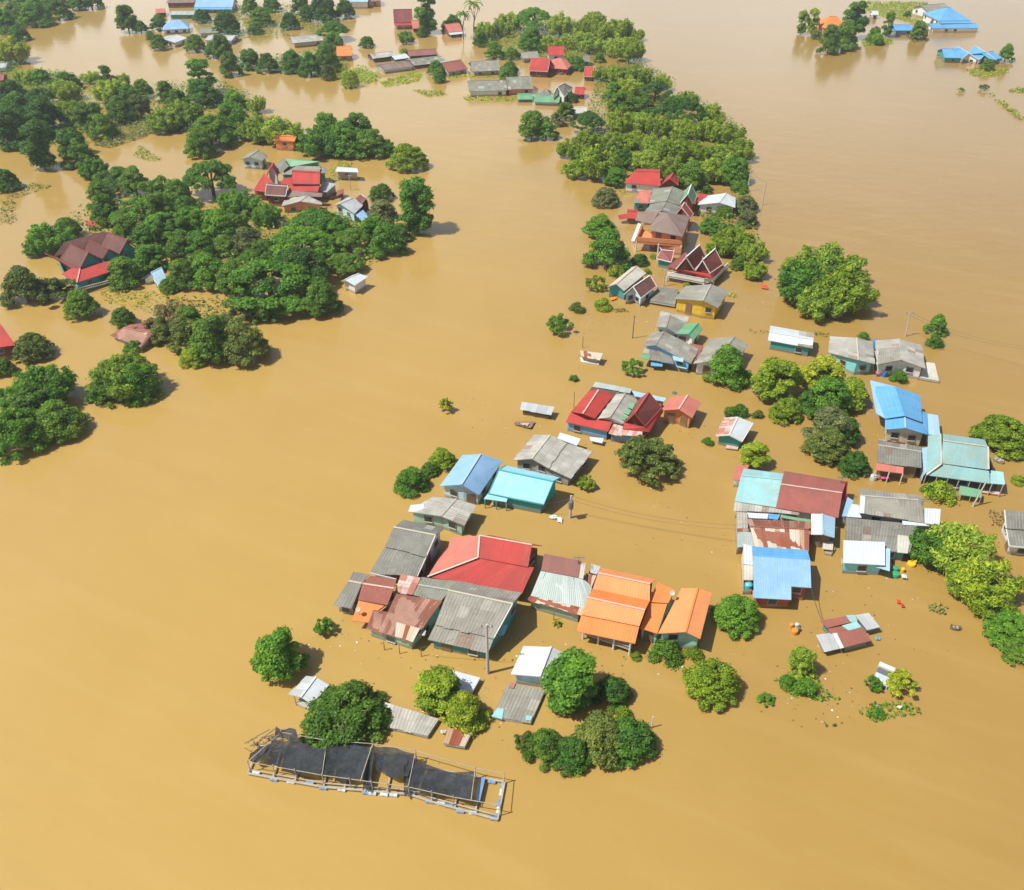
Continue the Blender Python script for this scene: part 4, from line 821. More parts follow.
far('light blue roofed house by the round tree on the left channel', 'O', 640,118,745,112, 9, 2.6, 2.2, 'blue', 'w_paleblue', hip=3, group=FL)
far('pale green low building on the left channel', 'O', 665,58,762,58, 7, 2.4, .6, 'zinc_mint', 'w_green', group=FL)
far('brown roofed building at the top edge left of the blue temple', 'O', 655,12,765,10, 9, 3.0, .8, 'brown_shingle', 'w_maroon', group=FL)
far('blue and white temple with pointed gables at the top edge', 'O', 765,28,915,28, 9, 3.0, 2.2, 'blue', 'w_white', group=FL, trim='trim_white', skirt='deep_blue')
far('white walled boathouse with pale roof by the channel', 'O', 688,168,738,150, 8, 2.6, .8, 'white_metal', 'w_white', group=FL)
far('olive grey flat roof among the channel trees', 'O', 785,132,862,128, 9, 2.4, .5, 'fibre_green', 'w_conc', group=FL, win=False)
far('pale low roof right of the dark tree on the channel', 'O', 805,158,912,160, 8, 2.2, .6, 'zinc', 'w_paleblue', group=FL)
far('small salmon roof at the left of the channel houses', 'O', 612,52,650,50, 7, 2.4, .7, 'pink_red', 'w_dark', group=FL, win=False)
far('pale shed at the left edge of the photo below the lime tree', 'O', -20,268,22,266, 6, 2.2, .6, 'zinc', 'w_paleblue', group=FL, win=False)
far('maroon hut at the left edge behind the trees', 'O', -20,318,14,316, 6, 2.2, 1.0, 'old_red', 'w_maroon', group=FL, win=False)
far('orange roofed house with pinkish walls on the far right islet', 'X', 182,118,290,118, 11, 4.6, 2.6, 'orange', 'w_salmon', hip=3)
far('large blue hipped house with white upper wall on the far right', 'X', 668,88,800,86, 13, 5.0, 3.0, 'deep_blue', 'w_white', hip=5, skirt='deep_blue')
far('lower blue porch roof with white posts around the big blue house', 'X', 640,118,838,118, 7, 2.6, .8, 'deep_blue', 'w_white')
far('grey and white roof behind the big blue house', 'X', 622,52,722,44, 9, 4.0, 1.6, 'fibre', 'w_white')
far('small blue roofed shed left of the big blue house', 'X', 485,128,566,128, 8, 2.4, 1.0, 'deep_blue', 'w_blue')
far('tiny white hut with dark window in the far right grass', 'X', 388,62,415,62, 4, 2.6, 1.0, 'white_metal', 'w_white')
far('long low blue roof, left wing of the far twin-gabled building', 'X', 690,242,770,244, 9, 2.6, 1.6, 'deep_blue', 'w_green')
far('low blue roof, right wing of the far twin-gabled building', 'X', 885,252,935,244, 8, 2.6, 1.2, 'deep_blue', 'w_green')
for lab, pts in (('left one of two white-edged blue gables of the far building', ((762,248),(795,224),(832,250))), ('right one of two white-edged blue gables of the far building', ((835,252),(870,222),(908,252)))):
    a = [at('X', *p, z) for p, z in zip(pts, (1.4, 2.7, 1.4))]; b = [p+Vector((0,9,0)) for p in a]
    House(lab, wall='w_white', trim='trim_white').g3(a, b, 'deep_blue').make()
# ============================================================= trees and plants
def leaf_cloud(mb, centre, rads, n, size, rng, shell=.75, up=.25, lobes=None, droop=0, elong=1.0, bottom=-.35):
    """leaf-sized faces spread over the surface of many small lobes"""
    cx, cy, cz = centre
    n = int(n*1.4); size *= .82
    for lc, lr in lobes:
        m = max(6, int(n*lr*lr/sum(l[1]**2 for l in lobes)))
        rl = rng.random(); lr *= .85+.3*rng.random()
        for _ in range(m):
            d = Vector((rng.gauss(0,1), rng.gauss(0,1), rng.gauss(up,1))).normalized()
            if d.z < bottom: d.z = -d.z*.5; d.normalize()
            r = lr*(shell+(1-shell)*rng.random()**.5)*(1+.17*rng.gauss(0,1))
            p = Vector(lc)+Vector((d.x*r, d.y*r, d.z*r*.85))
            nr = (d+Vector((rng.gauss(0,.48), rng.gauss(0,.48), rng.gauss(.32,.42)))).normalized()
            t = nr.cross(Vector((rng.gauss(0,1), rng.gauss(0,1), rng.gauss(0,1)))).normalized()
            if droop: t = (t*(1-droop)+Vector((d.x*.5, d.y*.5, -1))*droop).normalized(); nr = (nr-t*nr.dot(t)).normalized()
            s = size*(.6+.8*rng.random()); bi = nr.cross(t)
            a, b = t*s*elong*.5, bi*s*.5
            mb.face([p-a, p+b*.9-a*.1, p+a, p-b*.9+a*.1], None, min(1, max(0, rl*.4+rng.random()*.6)))
def crown(kind, seed):
    """unit-free crown prototypes at real size; returns (mesh, nominal radius, half height, base height)"""
    rng = random.Random(seed); mb = MB(); L = []
    def dome(R, hh, K, lr, z0=0, flat=1.0, fill=.5):
        pa, pb, pc = rng.random()*6, rng.random()*6, rng.random()*6; am = .13 if kind != 'dense' else .06
        for k in range(K):
            a = rng.random()*2*math.pi; q = math.sqrt(rng.random())*(1+am*math.sin(2*a+pa)+am*math.sin(3*a+pb)+am*.8*math.sin(5*a+pc))
            if q > .97+am: q = .97+am
            zz = hh*(1-min(q,1)**2.2)*flat*(1+am*1.4*math.sin(2.3*a+pc)*min(1,q*1.5)); rr = R*(.98-lr)*q
            rad = R*lr*(.7+.6*rng.random())
            L.append(((rr*math.cos(a), rr*math.sin(a), z0+zz-rad*.4+rng.gauss(0, hh*.06)), rad))
            if rng.random() < fill: L.append(((rr*1.05*math.cos(a+.5), rr*1.05*math.sin(a+.5), z0+zz*rng.random()*.6), rad*.9))
    if kind == 'broad': R, hh = 3.2, 4.2; dome(R, hh, 52, .19, .9); L.append(((0,0,2.0), 1.7)); leaf_cloud(mb, (0,0,0), None, 11000, .30, rng, lobes=L)
    elif kind == 'dense': R, hh = 3.2, 3.6; dome(R, hh, 95, .135, .7); L.append(((0,0,1.4), 2.1)); leaf_cloud(mb, (0,0,0), None, 12000, .24, rng, lobes=L)
    elif kind == 'rain': R, hh = 6.5, 3.6; dome(R, hh, 85, .13, 3.4, 1.0, .25); leaf_cloud(mb, (0,0,0), None, 15000, .40, rng, lobes=L, up=.6, bottom=-.1)
    elif kind == 'big': R, hh = 5.5, 6.2; dome(R, hh, 85, .15, 1.2); L.append(((0,0,3.0), 3.0)); leaf_cloud(mb, (0,0,0), None, 15000, .42, rng, lobes=L)
    elif kind == 'bamboo':
        R, hh = 4.0, 7.0
        for k in range(38):
            a = rng.random()*2*math.pi; q = math.sqrt(rng.random()); h_ = hh*(.5+.5*rng.random())*(1-.35*q*q)
            tip = Vector((math.cos(a)*R*q, math.sin(a)*R*q, h_)); base = Vector((tip.x*.6, tip.y*.6, 0))
            for s in range(6):
                t = .3+.7*(s+rng.random()*.6)/6; p = base.lerp(tip, t); p += Vector((tip.x, tip.y, 0))*.12*t*t
                L.append((tuple(p), (.30+.62*math.sin(math.pi*min(1, t*.92)))*(.75+.5*rng.random())))
        leaf_cloud(mb, (0,0,0), None, 15000, .30, rng, lobes=L, droop=.45, elong=2.0, shell=.35)
    elif kind == 'shrub': R, hh = 1.5, 1.3; dome(R, hh, 16, .33, .1); leaf_cloud(mb, (0,0,0), None, 2200, .20, rng, lobes=L)
    elif kind == 'wispy':
        R, hh = 1.6, 1.9
        for k in range(30):
            a = rng.random()*2*math.pi; q = rng.random()**.6
            L.append(((R*q*math.cos(a)*.9, R*q*math.sin(a)*.9, .2+hh*(.25+.75*rng.random())*(1-.5*q)), .28))
        leaf_cloud(mb, (0,0,0), None, 2600, .17, rng, lobes=L, elong=2.2, shell=.3)
    elif kind == 'layered':
        R, hh = 3.4, 4.2
        for k in range(70):
            a = rng.random()*2*math.pi; q = math.sqrt(rng.random()); zt = .8+3.0*(1-q*q)*rng.choice((.45,.75,1.0,1.0))
            for s in range(3): b = a+rng.gauss(0,.12); L.append(((R*(q*.75+.1*s)*math.cos(b), R*(q*.75+.1*s)*math.sin(b), zt+rng.gauss(0,.1)), .42))
        leaf_cloud(mb, (0,0,0), None, 10000, .27, rng, lobes=L, up=.8, bottom=-.1, shell=.5)
    elif kind == 'tall':
        R, hh = 2.2, 6.5
        for k in range(46):
            t = rng.random(); a = rng.random()*2*math.pi; q = math.sqrt(rng.random())*math.sin(math.pi*(.15+.8*t))**.6
            L.append(((R*.85*q*math.cos(a), R*.85*q*math.sin(a), .6+t*5.6), .5+.35*rng.random()))
        leaf_cloud(mb, (0,0,0), None, 10000, .28, rng, lobes=L)
    elif kind == 'palm':
        R, hh = 2.4, 6.5
        for k in range(18):
            a = 2*math.pi*k/18+rng.random()*.2; el = rng.uniform(-.1, .9); prev = Vector((0,0,6.3))
            for s in range(7):
                d = Vector((math.cos(a)*math.cos(el), math.sin(a)*math.cos(el), math.sin(el))); nx = prev+d*.38; sd = Vector((-math.sin(a), math.cos(a), 0))*.32*(1-s/9)
                mb.face([prev-sd+Vector((0,0,-.12)), prev, nx, nx-sd*.9+Vector((0,0,-.12))], None, rng.random()); mb.face([prev, prev+sd+Vector((0,0,-.12)), nx+sd*.9+Vector((0,0,-.12)), nx], None, rng.random()); prev = nx; el -= .28
    me_o = mb.build('crown', 'leaf_mid'); me = me_o.data; bpy.data.objects.remove(me_o)
    zs = [v[2] for v in mb.v]; rs = sorted(math.hypot(v[0], v[1]) for v in mb.v)
    return me, rs[int(len(rs)*.97)], min(zs), max(zs)
def trunkmesh(R, h, seed, low=0):
    rng = random.Random(seed); mb = MB(); r0 = max(.09, R*.06)
    hs = h*.45; bend = Vector((rng.gauss(0,.08)*R, rng.gauss(0,.08)*R, 0))
    mb.tube([(0,0,-1.0), bend*.3+Vector((0,0,hs*.5)), bend+Vector((0,0,hs))], [r0*1.25, r0, r0*.8], 8)
    for k in range(6):
        a = 2*math.pi*k/6+rng.random(); l = R*rng.uniform(.45,.7); e = bend+Vector((math.cos(a)*l, math.sin(a)*l, hs+(h-hs)*rng.uniform(.35,.75)))
        s = bend*.8+Vector((0,0,hs*rng.uniform(.7,1))); mid = s.lerp(e, .5)+Vector((0,0,.12*h)); mb.tube([s, mid, e], [r0*.5, r0*.35, r0*.12], 5)
    o = mb.build('trunk', 'bark'); me = o.data; bpy.data.objects.remove(o); return me
NV = dict(broad=4, dense=3, rain=3, big=4, bamboo=4, shrub=3, wispy=3, layered=2, tall=3, palm=1)
PROTO = {k: [crown(k, 100*i+len(k)*7+i) for i in range(n)] for k, n in NV.items()}
TRK = {}
for k, ps in PROTO.items():
    TRK[k] = [trunkmesh(p[1], p[3], 5+i) if k not in ('shrub','wispy') else None for i, p in enumerate(ps)]
MCACHE = {}
def matmesh(me, mat):
    key = (me.name, mat)
    if key not in MCACHE:
        m = me.copy(); m.materials.clear(); m.materials.append(MT[mat]); MCACHE[key] = m
    return MCACHE[key]
TR = random.Random(31); TC = [0]
KIND = dict(broad='broad_tree', dense='round_tree', rain='rain_tree', big='large_tree', bamboo='bamboo_clump', shrub='shrub', wispy='bush', layered='layered_tree', tall='tall_tree', palm='palm_tree')
def tree(x, y, r, kind, mat, label=None, hr=None, group=None, fr='0', name=None):
    """x, y = centre of the crown in the photo, r = half its width in pixels"""
    i = TR.randrange(len(PROTO[kind])); me, R, z0, z1 = PROTO[kind][i]
    zc = 2.0
    ox, oy, f = FR[fr]; r = r/f
    for _ in range(5):
        p = at(fr, x, y, zc); s = r/pxm(p)/R; sz = s*(hr or 1.0); zc = (max(z0, 0)+z1)*.5*sz*.92
    p = at(fr, x, y, zc); base = Vector((p.x, p.y, 0)); rot = TR.random()*2*math.pi; TC[0] += 1
    nm = name or KIND[kind]; small = TRK[kind][i] is None
    c = bpy.data.objects.new(nm if small else 'crown', matmesh(me, 'leaf_'+mat)); COL.objects.link(c)
    sc = (s*TR.uniform(.95,1.05), s*TR.uniform(.95,1.05), sz)
    if small:
        c.location = base; c.rotation_euler.z = rot; c.scale = sc; tag(c, label, 'palm' if kind == 'palm' else 'bush', group); return c
    root = bpy.data.objects.new(nm, None); COL.objects.link(root); root.location = base; root.rotation_euler.z = rot; root.scale = sc
    c.parent = root; t = bpy.data.objects.new('trunk', TRK[kind][i]); COL.objects.link(t); t.parent = root
    if kind == 'rain': pass
    tag(root, label, {'bamboo': 'bamboo', 'palm': 'palm tree'}.get(kind, 'tree'), group); return root
T = tree
# foreground and village trees (one by one)
T(277,651,26,'broad','bright','bright green bushy tree alone at the left of the rusty shed cluster', .95)
T(325,626,12,'wispy','bright','small light green bush in the water left of the rusty cluster')
T(343,712,42,'big','mid','broad leafy tree overhanging the black-netted fish cages', .62)
T(436,691,22,'tall','lime','yellow-green tree, left of the pair by the sunken white roof', .55)
T(464,709,24,'broad','yellow','brightest yellow-green tree, right of the pair by the sunken white roof', .8)
T(571,680,28,'tall','bright','tall green tree right beside the white roofed hut', .62)
T(612,690,20,'broad','dark','dark green tree spreading right of the tall tree by the white hut', .8)
T(600,735,26,'broad','olive','olive grey-green tree in the middle of the dark foreground clump', .8)
T(628,738,28,'broad','dark','dark tree at the right end of the foreground clump', .75)
T(572,752,20,'dense','dark','dark tree at the bottom of the foreground clump', .8)
T(545,745,22,'broad','mid','mid green tree, left part of the foreground clump', .8)
T(527,740,14,'wispy','olive','wispy pale bush at the far left of the foreground clump')
T(613,762,6,'shrub','lime','tiny lime bush under the front of the foreground clump'); T(577,768,7,'shrub','lime','small lime shrub at the lowest tip of the foreground clump')
T(622,713,10,'shrub','lime','lime green bush on top of the foreground clump')
T(712,678,28,'dense','lime','compact round lime green tree in front of the orange roofs', .85)
T(648,455,31,'layered','olive','open umbrella-shaped olive tree standing alone in the middle of the water', .85)
T(737,611,24,'dense','bright','round green tree between the orange house and the notched blue roof', .9)
T(667,650,18,'shrub','mid','low green hedge bush in front of the orange right house', .9); T(694,653,11,'shrub','lime','lime bush right of the low hedge before the orange house')
T(636,655,6,'shrub','lime','tiny bush below the stilted orange porch')
T(755.5,455,14,'tall','lime','upright light green tree touching the turquoise roof', .6)
T(731,412,9,'shrub','mid','left low bush behind the little silver shed'); T(741,410,9,'shrub','dark','right low bush behind the little silver shed'); T(758.4,414,6,'shrub','olive','small brownish bush right of the silver shed'); T(708,441,6.5,'shrub','bright','small bush left of the little silver shed')
T(778,377,23,'broad','lime','yellow-topped tree, left one of the clump by the cyan house', .9); T(822,374,27,'big','yellow','tall yellow-green tree in the middle of the clump by the cyan house', .8)
T(830,396,24,'broad','bright','green tree below the tall yellow one in the clump by the cyan house', .9); T(852,392,17,'broad','lime','lime tree at the right side of the clump next to the blue roof', .8)
T(786,409,16,'dense','lime','small round tree with lime highlights under the yellow tree clump', .9); T(808,400,12,'broad','dark','dark tree in the shade of the tall yellow-green tree',.9)
T(832,424,25,'broad','grey','brownish grey tree above the olive tree of the right clump', .8); T(829,443,23,'dense','olive','rounded olive tree left of the dark green tree', .8); T(855,462,16,'dense','dark','dark green round tree at the foot of the olive tree', .9); T(845,430,16,'broad','dark','dark tree behind the olive tree of the right clump',.8)
T(900,376,9,'shrub','bright','small bright green tree in front of the white walled house', 1.3)
T(1003,432,28,'big','lime','flat spreading green tree at the right edge by the teal house', .7)
T(941,491,15,'shrub','lime','long lime hedge bush in front of the teal veranda', .9); T(932,489,10,'shrub','mid','darker end of the hedge before the teal veranda'); T(1019,479,7,'shrub','lime','small bush cut by the right edge beside the teal house')
T(936,548,24,'bamboo','bright','leafy tree next to the grey roof with turquoise wall', .9); T(962,548,33,'bamboo','bamboo','tall light green tree, top of the right-edge clump', .8); T(984,578,33,'bamboo','lime','large tree in the middle of the right-edge clump', .8); T(968,582,22,'bamboo','bamboo','tree at the left foot of the right-edge clump', .8); T(990,600,22,'bamboo','lime','lime tree at the bottom of the right-edge clump', .8)
T(1012,628,24,'dense','bright','creeper-covered bright green mound at the right edge', .8); T(1022,650,18,'dense','mid','lower end of the creeper-covered mound at the right edge', .7); T(1002,618,14,'dense','bright','upper end of the creeper-covered mound at the right edge', .8)
T(803,660,15,'broad','bamboo','pale feathery bush left of the floating rust-red shack', 1.3); T(789,681,9,'shrub','bright','low bush, left end of the weedy patch'); T(806,687,13,'shrub','bright','bright low bush, middle of the weedy patch')
T(904,681,16,'wispy','yellow','golden yellow bush in the open water at lower right', 1.0); T(874,683,9,'wispy','bright','green bush left of the sunken white vehicle'); T(877,748,1,'shrub','bright','tiny sprig in the open water') if 0 else None
T(876,712,9,'shrub','bright','bright leafy bush on the floating weed island at lower right', .7); T(767,699,9,'wispy','bright','tiny green plant alone near the weedy patch', .6)
T(446,404,7,'wispy','yellow','small yellow-green bush alone in the main channel', 1.7)
T(411,479,17,'broad','bright','green bushy tree left of the sky blue roof', .8); T(430,468,10,'dense','mid','small dark tree between two bushes left of the sky blue roof', .8); T(442,458,14,'dense','lime','rounded lime tree left of the sky blue roof', .8)
T(586,481,10,'wispy','lime','light green bush behind the short power pole'); T(575,470,4,'shrub','mid','tuft at the corner of the grey lean-to') if 0 else None
T(633,366,11,'wispy','bright','pointed bright green bush left of the tarp-hung house', 1.2); T(727,365,23,'broad','bright','round deep green tree before the broad grey gable', .95)
T(574,378,5,'shrub','mid','small bush beside the channel hut'); T(571,364,6,'shrub','mid','little bush behind the rusty roofed channel hut') if 0 else None
T(812,283,32,'bamboo','bright','left half of the large bamboo-like grove in open water', .75); T(843,286,31,'bamboo','lime','right half of the large grove in open water', .85); T(828,262,30,'bamboo','bamboo','upper plume of the large grove in open water', .8); T(822,300,24,'bamboo','bamboo','front plume of the large grove in open water', .8); T(797,288,16,'bamboo','mid','left foot of the large grove in open water', .7); T(858,298,18,'bamboo','bright','right foot of the large grove in open water', .7)
T(791,262,9,'shrub','lime','low shrub left of the large grove'); T(938,324,11,'broad','bright','upper crown of the lone tree near the right edge', 1.0); T(936.5,341,9,'shrub','bright','lower bush under the lone tree near the right edge'); T(864,336,6,'shrub','bright','small round bush behind the cyan fronted house')
T(606,196,14,'dense','grey','round grey-green bush at the water left of the salmon lean-to', .85); T(600,225,17,'dense','bright','flat topped bright tree left of the tiny red sheds', .7); T(609,249,24,'broad','bright','largest bright green tree left of the salmon house', .85); T(616,270,9,'shrub','yellow','yellow bush at the corner of the cream ribbed roof'); T(640,259,9,'dense','dark','dark shrub between the salmon house and cream roof', .8); T(596,282,10,'wispy','lime','spiky palm-like bush left of the teal walled house', 1.2)
T(603,303,9,'shrub','lime','lime bush below the teal walled house'); T(577,307,9,'shrub','olive','olive bush at the water edge, second from the left'); T(560,322,13,'wispy','mid','straggly bush at the left tip of the row'); T(647,271,5,'shrub','lime','small light bush right of the cream ribbed roof'); T(686,285,4,'shrub','lime','tiny bush beside the temple deck'); T(653,256,4,'shrub','lime','tiny bush under the salmon terrace')
for x, y, r, k, m_, l in [(712,225,12,'dense','bright','bright round tree right of the salmon house'), (724,211,9,'dense','mid','small tree under the white corrugated roof'), (746,203,13,'dense','grey','grey-green tree at the right end of the temple row'), (748,218,11,'broad','grey','second grey-green tree at the right end of the temple row'), (718,245,15,'bamboo','lime','lime bamboo clump nearest the temple gables'), (736,240,19,'bamboo','lime','largest lime clump on the right shore of the temple row'), (752,250,16,'bamboo','bamboo','bamboo clump at the water right of the temple house'), (755,268,13,'bamboo','lime','lowest bamboo clump on the right shore'), (740,262,10,'big','mid','green tree below the large lime clump'), (726,232,12,'broad','mid','green tree between two lime clumps'), (770,268,1,'shrub','mid',None)]:
    if l: T(x, y, r, k, m_, l, .8)
# ---- woods: hand placed rows; labels name the wood and the place in it
ORD = ['first','second','third','fourth','fifth','sixth','seventh','eighth','ninth','tenth','eleventh','twelfth','thirteenth','fourteenth','fifteenth','sixteenth','17th','18th','19th','20th']
SH = dict(dark='dark green', mid='mid green', lime='lime green', olive='olive', grey='grey-green', bamboo='feathery pale green', bright='bright green', yellow='yellow-green', dry='dry brown')
def wood(where, rows, group, hr=.8):
    nr = len(rows); rn = ['front row','second row','third row','fourth row','fifth row','sixth row','seventh row','eighth row']
    for j, row in enumerate(rows):
        row = sorted(row)
        for i, (x, y, r, k, m_) in enumerate(row):
            r = r*(.86+.34*TR.random()); x += TR.uniform(-3, 3); y += TR.uniform(-2.5, 2.5); hv = .8+.4*TR.random()
            w_ = {'rain': 'flat-crowned tree', 'bamboo': 'clump', 'dense': 'round tree', 'tall': 'upright tree', 'shrub': 'bush', 'wispy': 'straggly bush', 'palm': 'palm'}.get(k, 'tree')
            T(x, y, r, k, m_, f'{SH[m_]} {w_}, {ORD[i]} from left in the {rn[j]} of {where}', hr*(1.1 if 'upper left' in where else 1.2)*hv, group)
wood('central island wood', [
    [(578,168,14,'bamboo','bamboo'),(600,162,18,'bamboo','lime'),(622,158,16,'big','bright'),(645,160,16,'bamboo','bamboo'),(668,168,16,'bamboo','lime'),(690,176,17,'broad','mid'),(712,170,18,'bamboo','lime'),(735,172,16,'dense','bright'),(613,178,10,'broad','bright'),(700,187,10,'dense','mid'),(742,186,10,'shrub','mid')],
    [(570,150,13,'bamboo','lime'),(590,140,15,'bamboo','lime'),(612,140,14,'bamboo','bamboo'),(635,142,16,'bamboo','lime'),(655,145,15,'bamboo','bamboo'),(676,150,17,'bamboo','lime'),(698,153,16,'bamboo','lime'),(720,152,16,'bamboo','bamboo'),(741,150,14,'bamboo','lime')],
    [(592,122,19,'rain','dark'),(620,122,14,'bamboo','lime'),(640,122,14,'bamboo','bamboo'),(660,125,14,'bamboo','lime'),(682,128,14,'bamboo','bamboo'),(704,132,15,'bamboo','lime'),(728,130,14,'bamboo','lime')],
    [(625,105,15,'big','mid'),(643,104,15,'big','mid'),(679,106,30,'rain','dark'),(712,115,13,'bamboo','lime')],
    [(612,92,13,'big','bright'),(632,88,13,'bamboo','lime'),(655,90,18,'rain','dark'),(690,98,12,'bamboo','bamboo')],
    [(605,75,11,'bamboo','lime'),(622,72,12,'bamboo','lime'),(642,76,12,'bamboo','bamboo'),(660,80,11,'bamboo','lime')]], 'trees of the central island wood', .72)
wood('upper island wood', [
    [(482,40,9,'big','mid'),(496,48,10,'broad','mid'),(512,55,9,'dense','mid'),(574,62,13,'dense','bright'),(507,70,9,'shrub','mid'),(630,48,12,'bamboo','lime'),(614,44,11,'bamboo','bamboo'),(590,42,12,'bamboo','bamboo'),(508,76,8,'broad','mid')],
    [(482,28,10,'bamboo','bamboo'),(500,30,12,'bamboo','bamboo'),(530,38,14,'dense','bright'),(553,44,10,'bamboo','lime'),(572,38,11,'bamboo','bamboo'),(604,30,11,'bamboo','lime'),(622,28,12,'bamboo','lime'),(636,36,9,'bamboo','lime')],
    [(508,20,11,'bamboo','bamboo'),(536,16,20,'rain','bright'),(562,22,11,'bamboo','bamboo'),(582,26,11,'bamboo','lime'),(595,20,10,'bamboo','bamboo')]], 'trees of the upper island wood', .75)
for x, y, r, k, m_, l in [(532,124,14,'broad','mid','leafy tree left of the small tree pair below the green island roofs'), (546,128,12,'broad','bright','brighter tree right in the pair below the green island roofs'), (571,97,7,'dense','dark','small dark tree in front of the red end roof'), (566,110,9,'broad','mid','green tree just below the small dark one'), (505,61,8,'dense','bright','small round tree left of the salmon hipped roof') if 0 else (556,118,10,'wispy','grey','greyish bush beside the tree pair'), (452,14,3,'palm','mid',''), (473,8,10,'palm','mid','tall coconut palm behind the upper island'), (463,18,9,'palm','dark','lower coconut palm left of the tall palm'), (453,22,9,'dense','mid','round tree at the left end of the palms'), (436,68,9,'dense','bright','small bright tree by the brick-red roof'), (508,72,9,'dense','bright','bright tree at the end of the long grey roof'), (600,57,6,'broad','mid','small tree near the orange-red shrine')]:
    if l: T(x, y, r, k, m_, l, .9)
# left wood along the river
LW = 'trees of the left bank wood'
wood('left bank wood', [
    [(28,403,32,'big','mid'),(55,418,26,'big','mid'),(18,432,24,'big','bright'),(45,385,26,'bamboo','bright'),(124,375,34,'bamboo','bamboo'),(110,384,20,'big','mid'),(140,382,20,'big','bright'),(194,358,14,'dense','lime'),(32,348,20,'dense','olive'),(4,365,10,'dense','mid'),(136,346,12,'wispy','bright'),(152,326,15,'wispy','dry'),(165,330,12,'broad','olive'),(10,395,20,'bamboo','bright')],
    [(240,340,24,'broad','olive'),(212,338,20,'broad','mid'),(186,330,18,'broad','olive'),(172,314,20,'wispy','dry'),(188,318,16,'broad','mid'),(120,318,11,'dense','mid'),(80,302,17,'dense','mid'),(222,322,18,'wispy','grey'),(266,312,18,'broad','mid'),(20,282,24,'broad','olive'),(52,288,20,'wispy','olive'),(245,308,16,'wispy','grey'),(292,300,22,'rain','bright'),(318,296,18,'broad','mid')],
    [(270,276,44,'rain','bright'),(300,262,30,'rain','dark'),(232,276,20,'broad','mid'),(208,270,19,'broad','bright'),(184,272,16,'broad','mid'),(170,286,9,'dense','mid'),(125,272,20,'broad','mid'),(342,262,20,'rain','mid'),(150,258,14,'broad','bright'),(325,300,14,'broad','mid')],
    [(318,224,32,'rain','bright'),(300,240,34,'rain','bright'),(350,240,24,'rain','mid'),(384,237,20,'broad','bright'),(400,230,12,'broad','mid'),(245,240,20,'broad','grey'),(222,248,16,'broad','mid'),(200,242,16,'broad','bright'),(178,246,14,'broad','mid'),(265,215,15,'bamboo','bright'),(372,228,14,'broad','bright')],
    [(192,216,18,'dense','bright'),(165,222,26,'rain','bright'),(140,212,30,'rain','bright'),(238,200,22,'bamboo','bright'),(266,212,14,'big','bright'),(380,208,18,'broad','grey'),(417,208,16,'tall','bright'),(415,190,10,'wispy','bright'),(413,200,15,'broad','bright'),(105,212,16,'broad','mid'),(52,235,18,'bamboo','bright'),(38,248,12,'bamboo','bright'),(68,230,14,'broad','mid')],
    [(208,174,24,'rain','dark'),(112,175,22,'rain','dark'),(135,180,16,'broad','mid'),(92,165,14,'bamboo','bright'),(78,152,18,'big','mid'),(160,190,16,'wispy','mid'),(178,194,16,'broad','mid'),(5,178,16,'dense','dark'),(382,194,12,'dense','mid'),(98,192,14,'broad','mid')],
    [(40,143,15,'tall','dark'),(408,156,18,'dense','lime'),(345,138,18,'dense','bright'),(372,140,18,'dense','mid'),(318,140,17,'bamboo','bright'),(330,128,20,'big','bright'),(358,128,18,'big','bright'),(385,145,12,'dense','bright'),(302,142,10,'big','bright'),(280,128,16,'bamboo','bamboo'),(262,125,18,'bamboo','bamboo')],
    [(218,226,17,'broad','bright'),(236,222,16,'broad','mid'),(252,258,17,'rain','bright'),(196,262,15,'broad','mid'),(176,232,16,'rain','mid'),(148,238,17,'broad','bright'),(228,208,14,'dense','bright'),(160,206,15,'broad','mid'),(262,245,18,'rain','mid'),(338,226,17,'rain','bright'),(124,225,15,'broad','mid'),(186,208,14,'broad','bright'),(282,250,20,'rain','bright')]], LW, .72)
wood('upper left wood', [
    [(212,132,26,'big','mid'),(232,118,20,'big','bright'),(198,142,14,'broad','mid'),(248,135,14,'bamboo','mid') if 0 else (250,128,14,'bamboo','bamboo'),(10,125,22,'big','dark'),(32,128,18,'big','dark'),(68,140,16,'broad','dark'),(162,118,16,'bamboo','bamboo'),(176,112,16,'bamboo','bamboo')],
    [(18,108,22,'big','dark'),(45,112,20,'big','dark'),(68,112,14,'bamboo','lime'),(90,118,16,'broad','mid'),(105,125,14,'broad','mid'),(120,108,18,'big','mid'),(142,105,14,'bamboo','olive') if 0 else (142,104,14,'broad','olive'),(190,112,14,'broad','mid')],
    [(10,96,16,'big','dark'),(36,94,16,'rain','dark'),(60,92,14,'bamboo','mid') if 0 else (60,92,14,'bamboo','bamboo'),(128,92,14,'big','bright'),(112,92,14,'bamboo','bamboo'),(178,98,14,'big','mid'),(200,92,22,'big','bright'),(236,100,14,'broad','bright'),(258,105,10,'bamboo','bamboo')],
    [(65,80,12,'dense','dark'),(42,78,13,'big','bright'),(25,74,10,'bamboo','bamboo'),(92,78,8,'bamboo','bamboo'),(105,76,9,'tall','mid'),(120,82,10,'bamboo','bamboo'),(142,86,11,'dense','mid'),(166,92,9,'broad','mid'),(202,78,14,'tall','bright')],
    [(14,48,14,'bamboo','yellow'),(6,56,10,'bamboo','lime'),(18,30,12,'big','bright'),(8,25,12,'big','dark')],
    [(14,12,15,'big','mid'),(35,12,15,'big','bright'),(55,6,14,'big','mid'),(75,1,12,'big','bright'),(3,18,14,'big','bright'),(24,3,13,'big','mid'),(45,0,12,'big','bright'),(90,-3,11,'big','mid')]], 'trees of the upper left wood', .8)
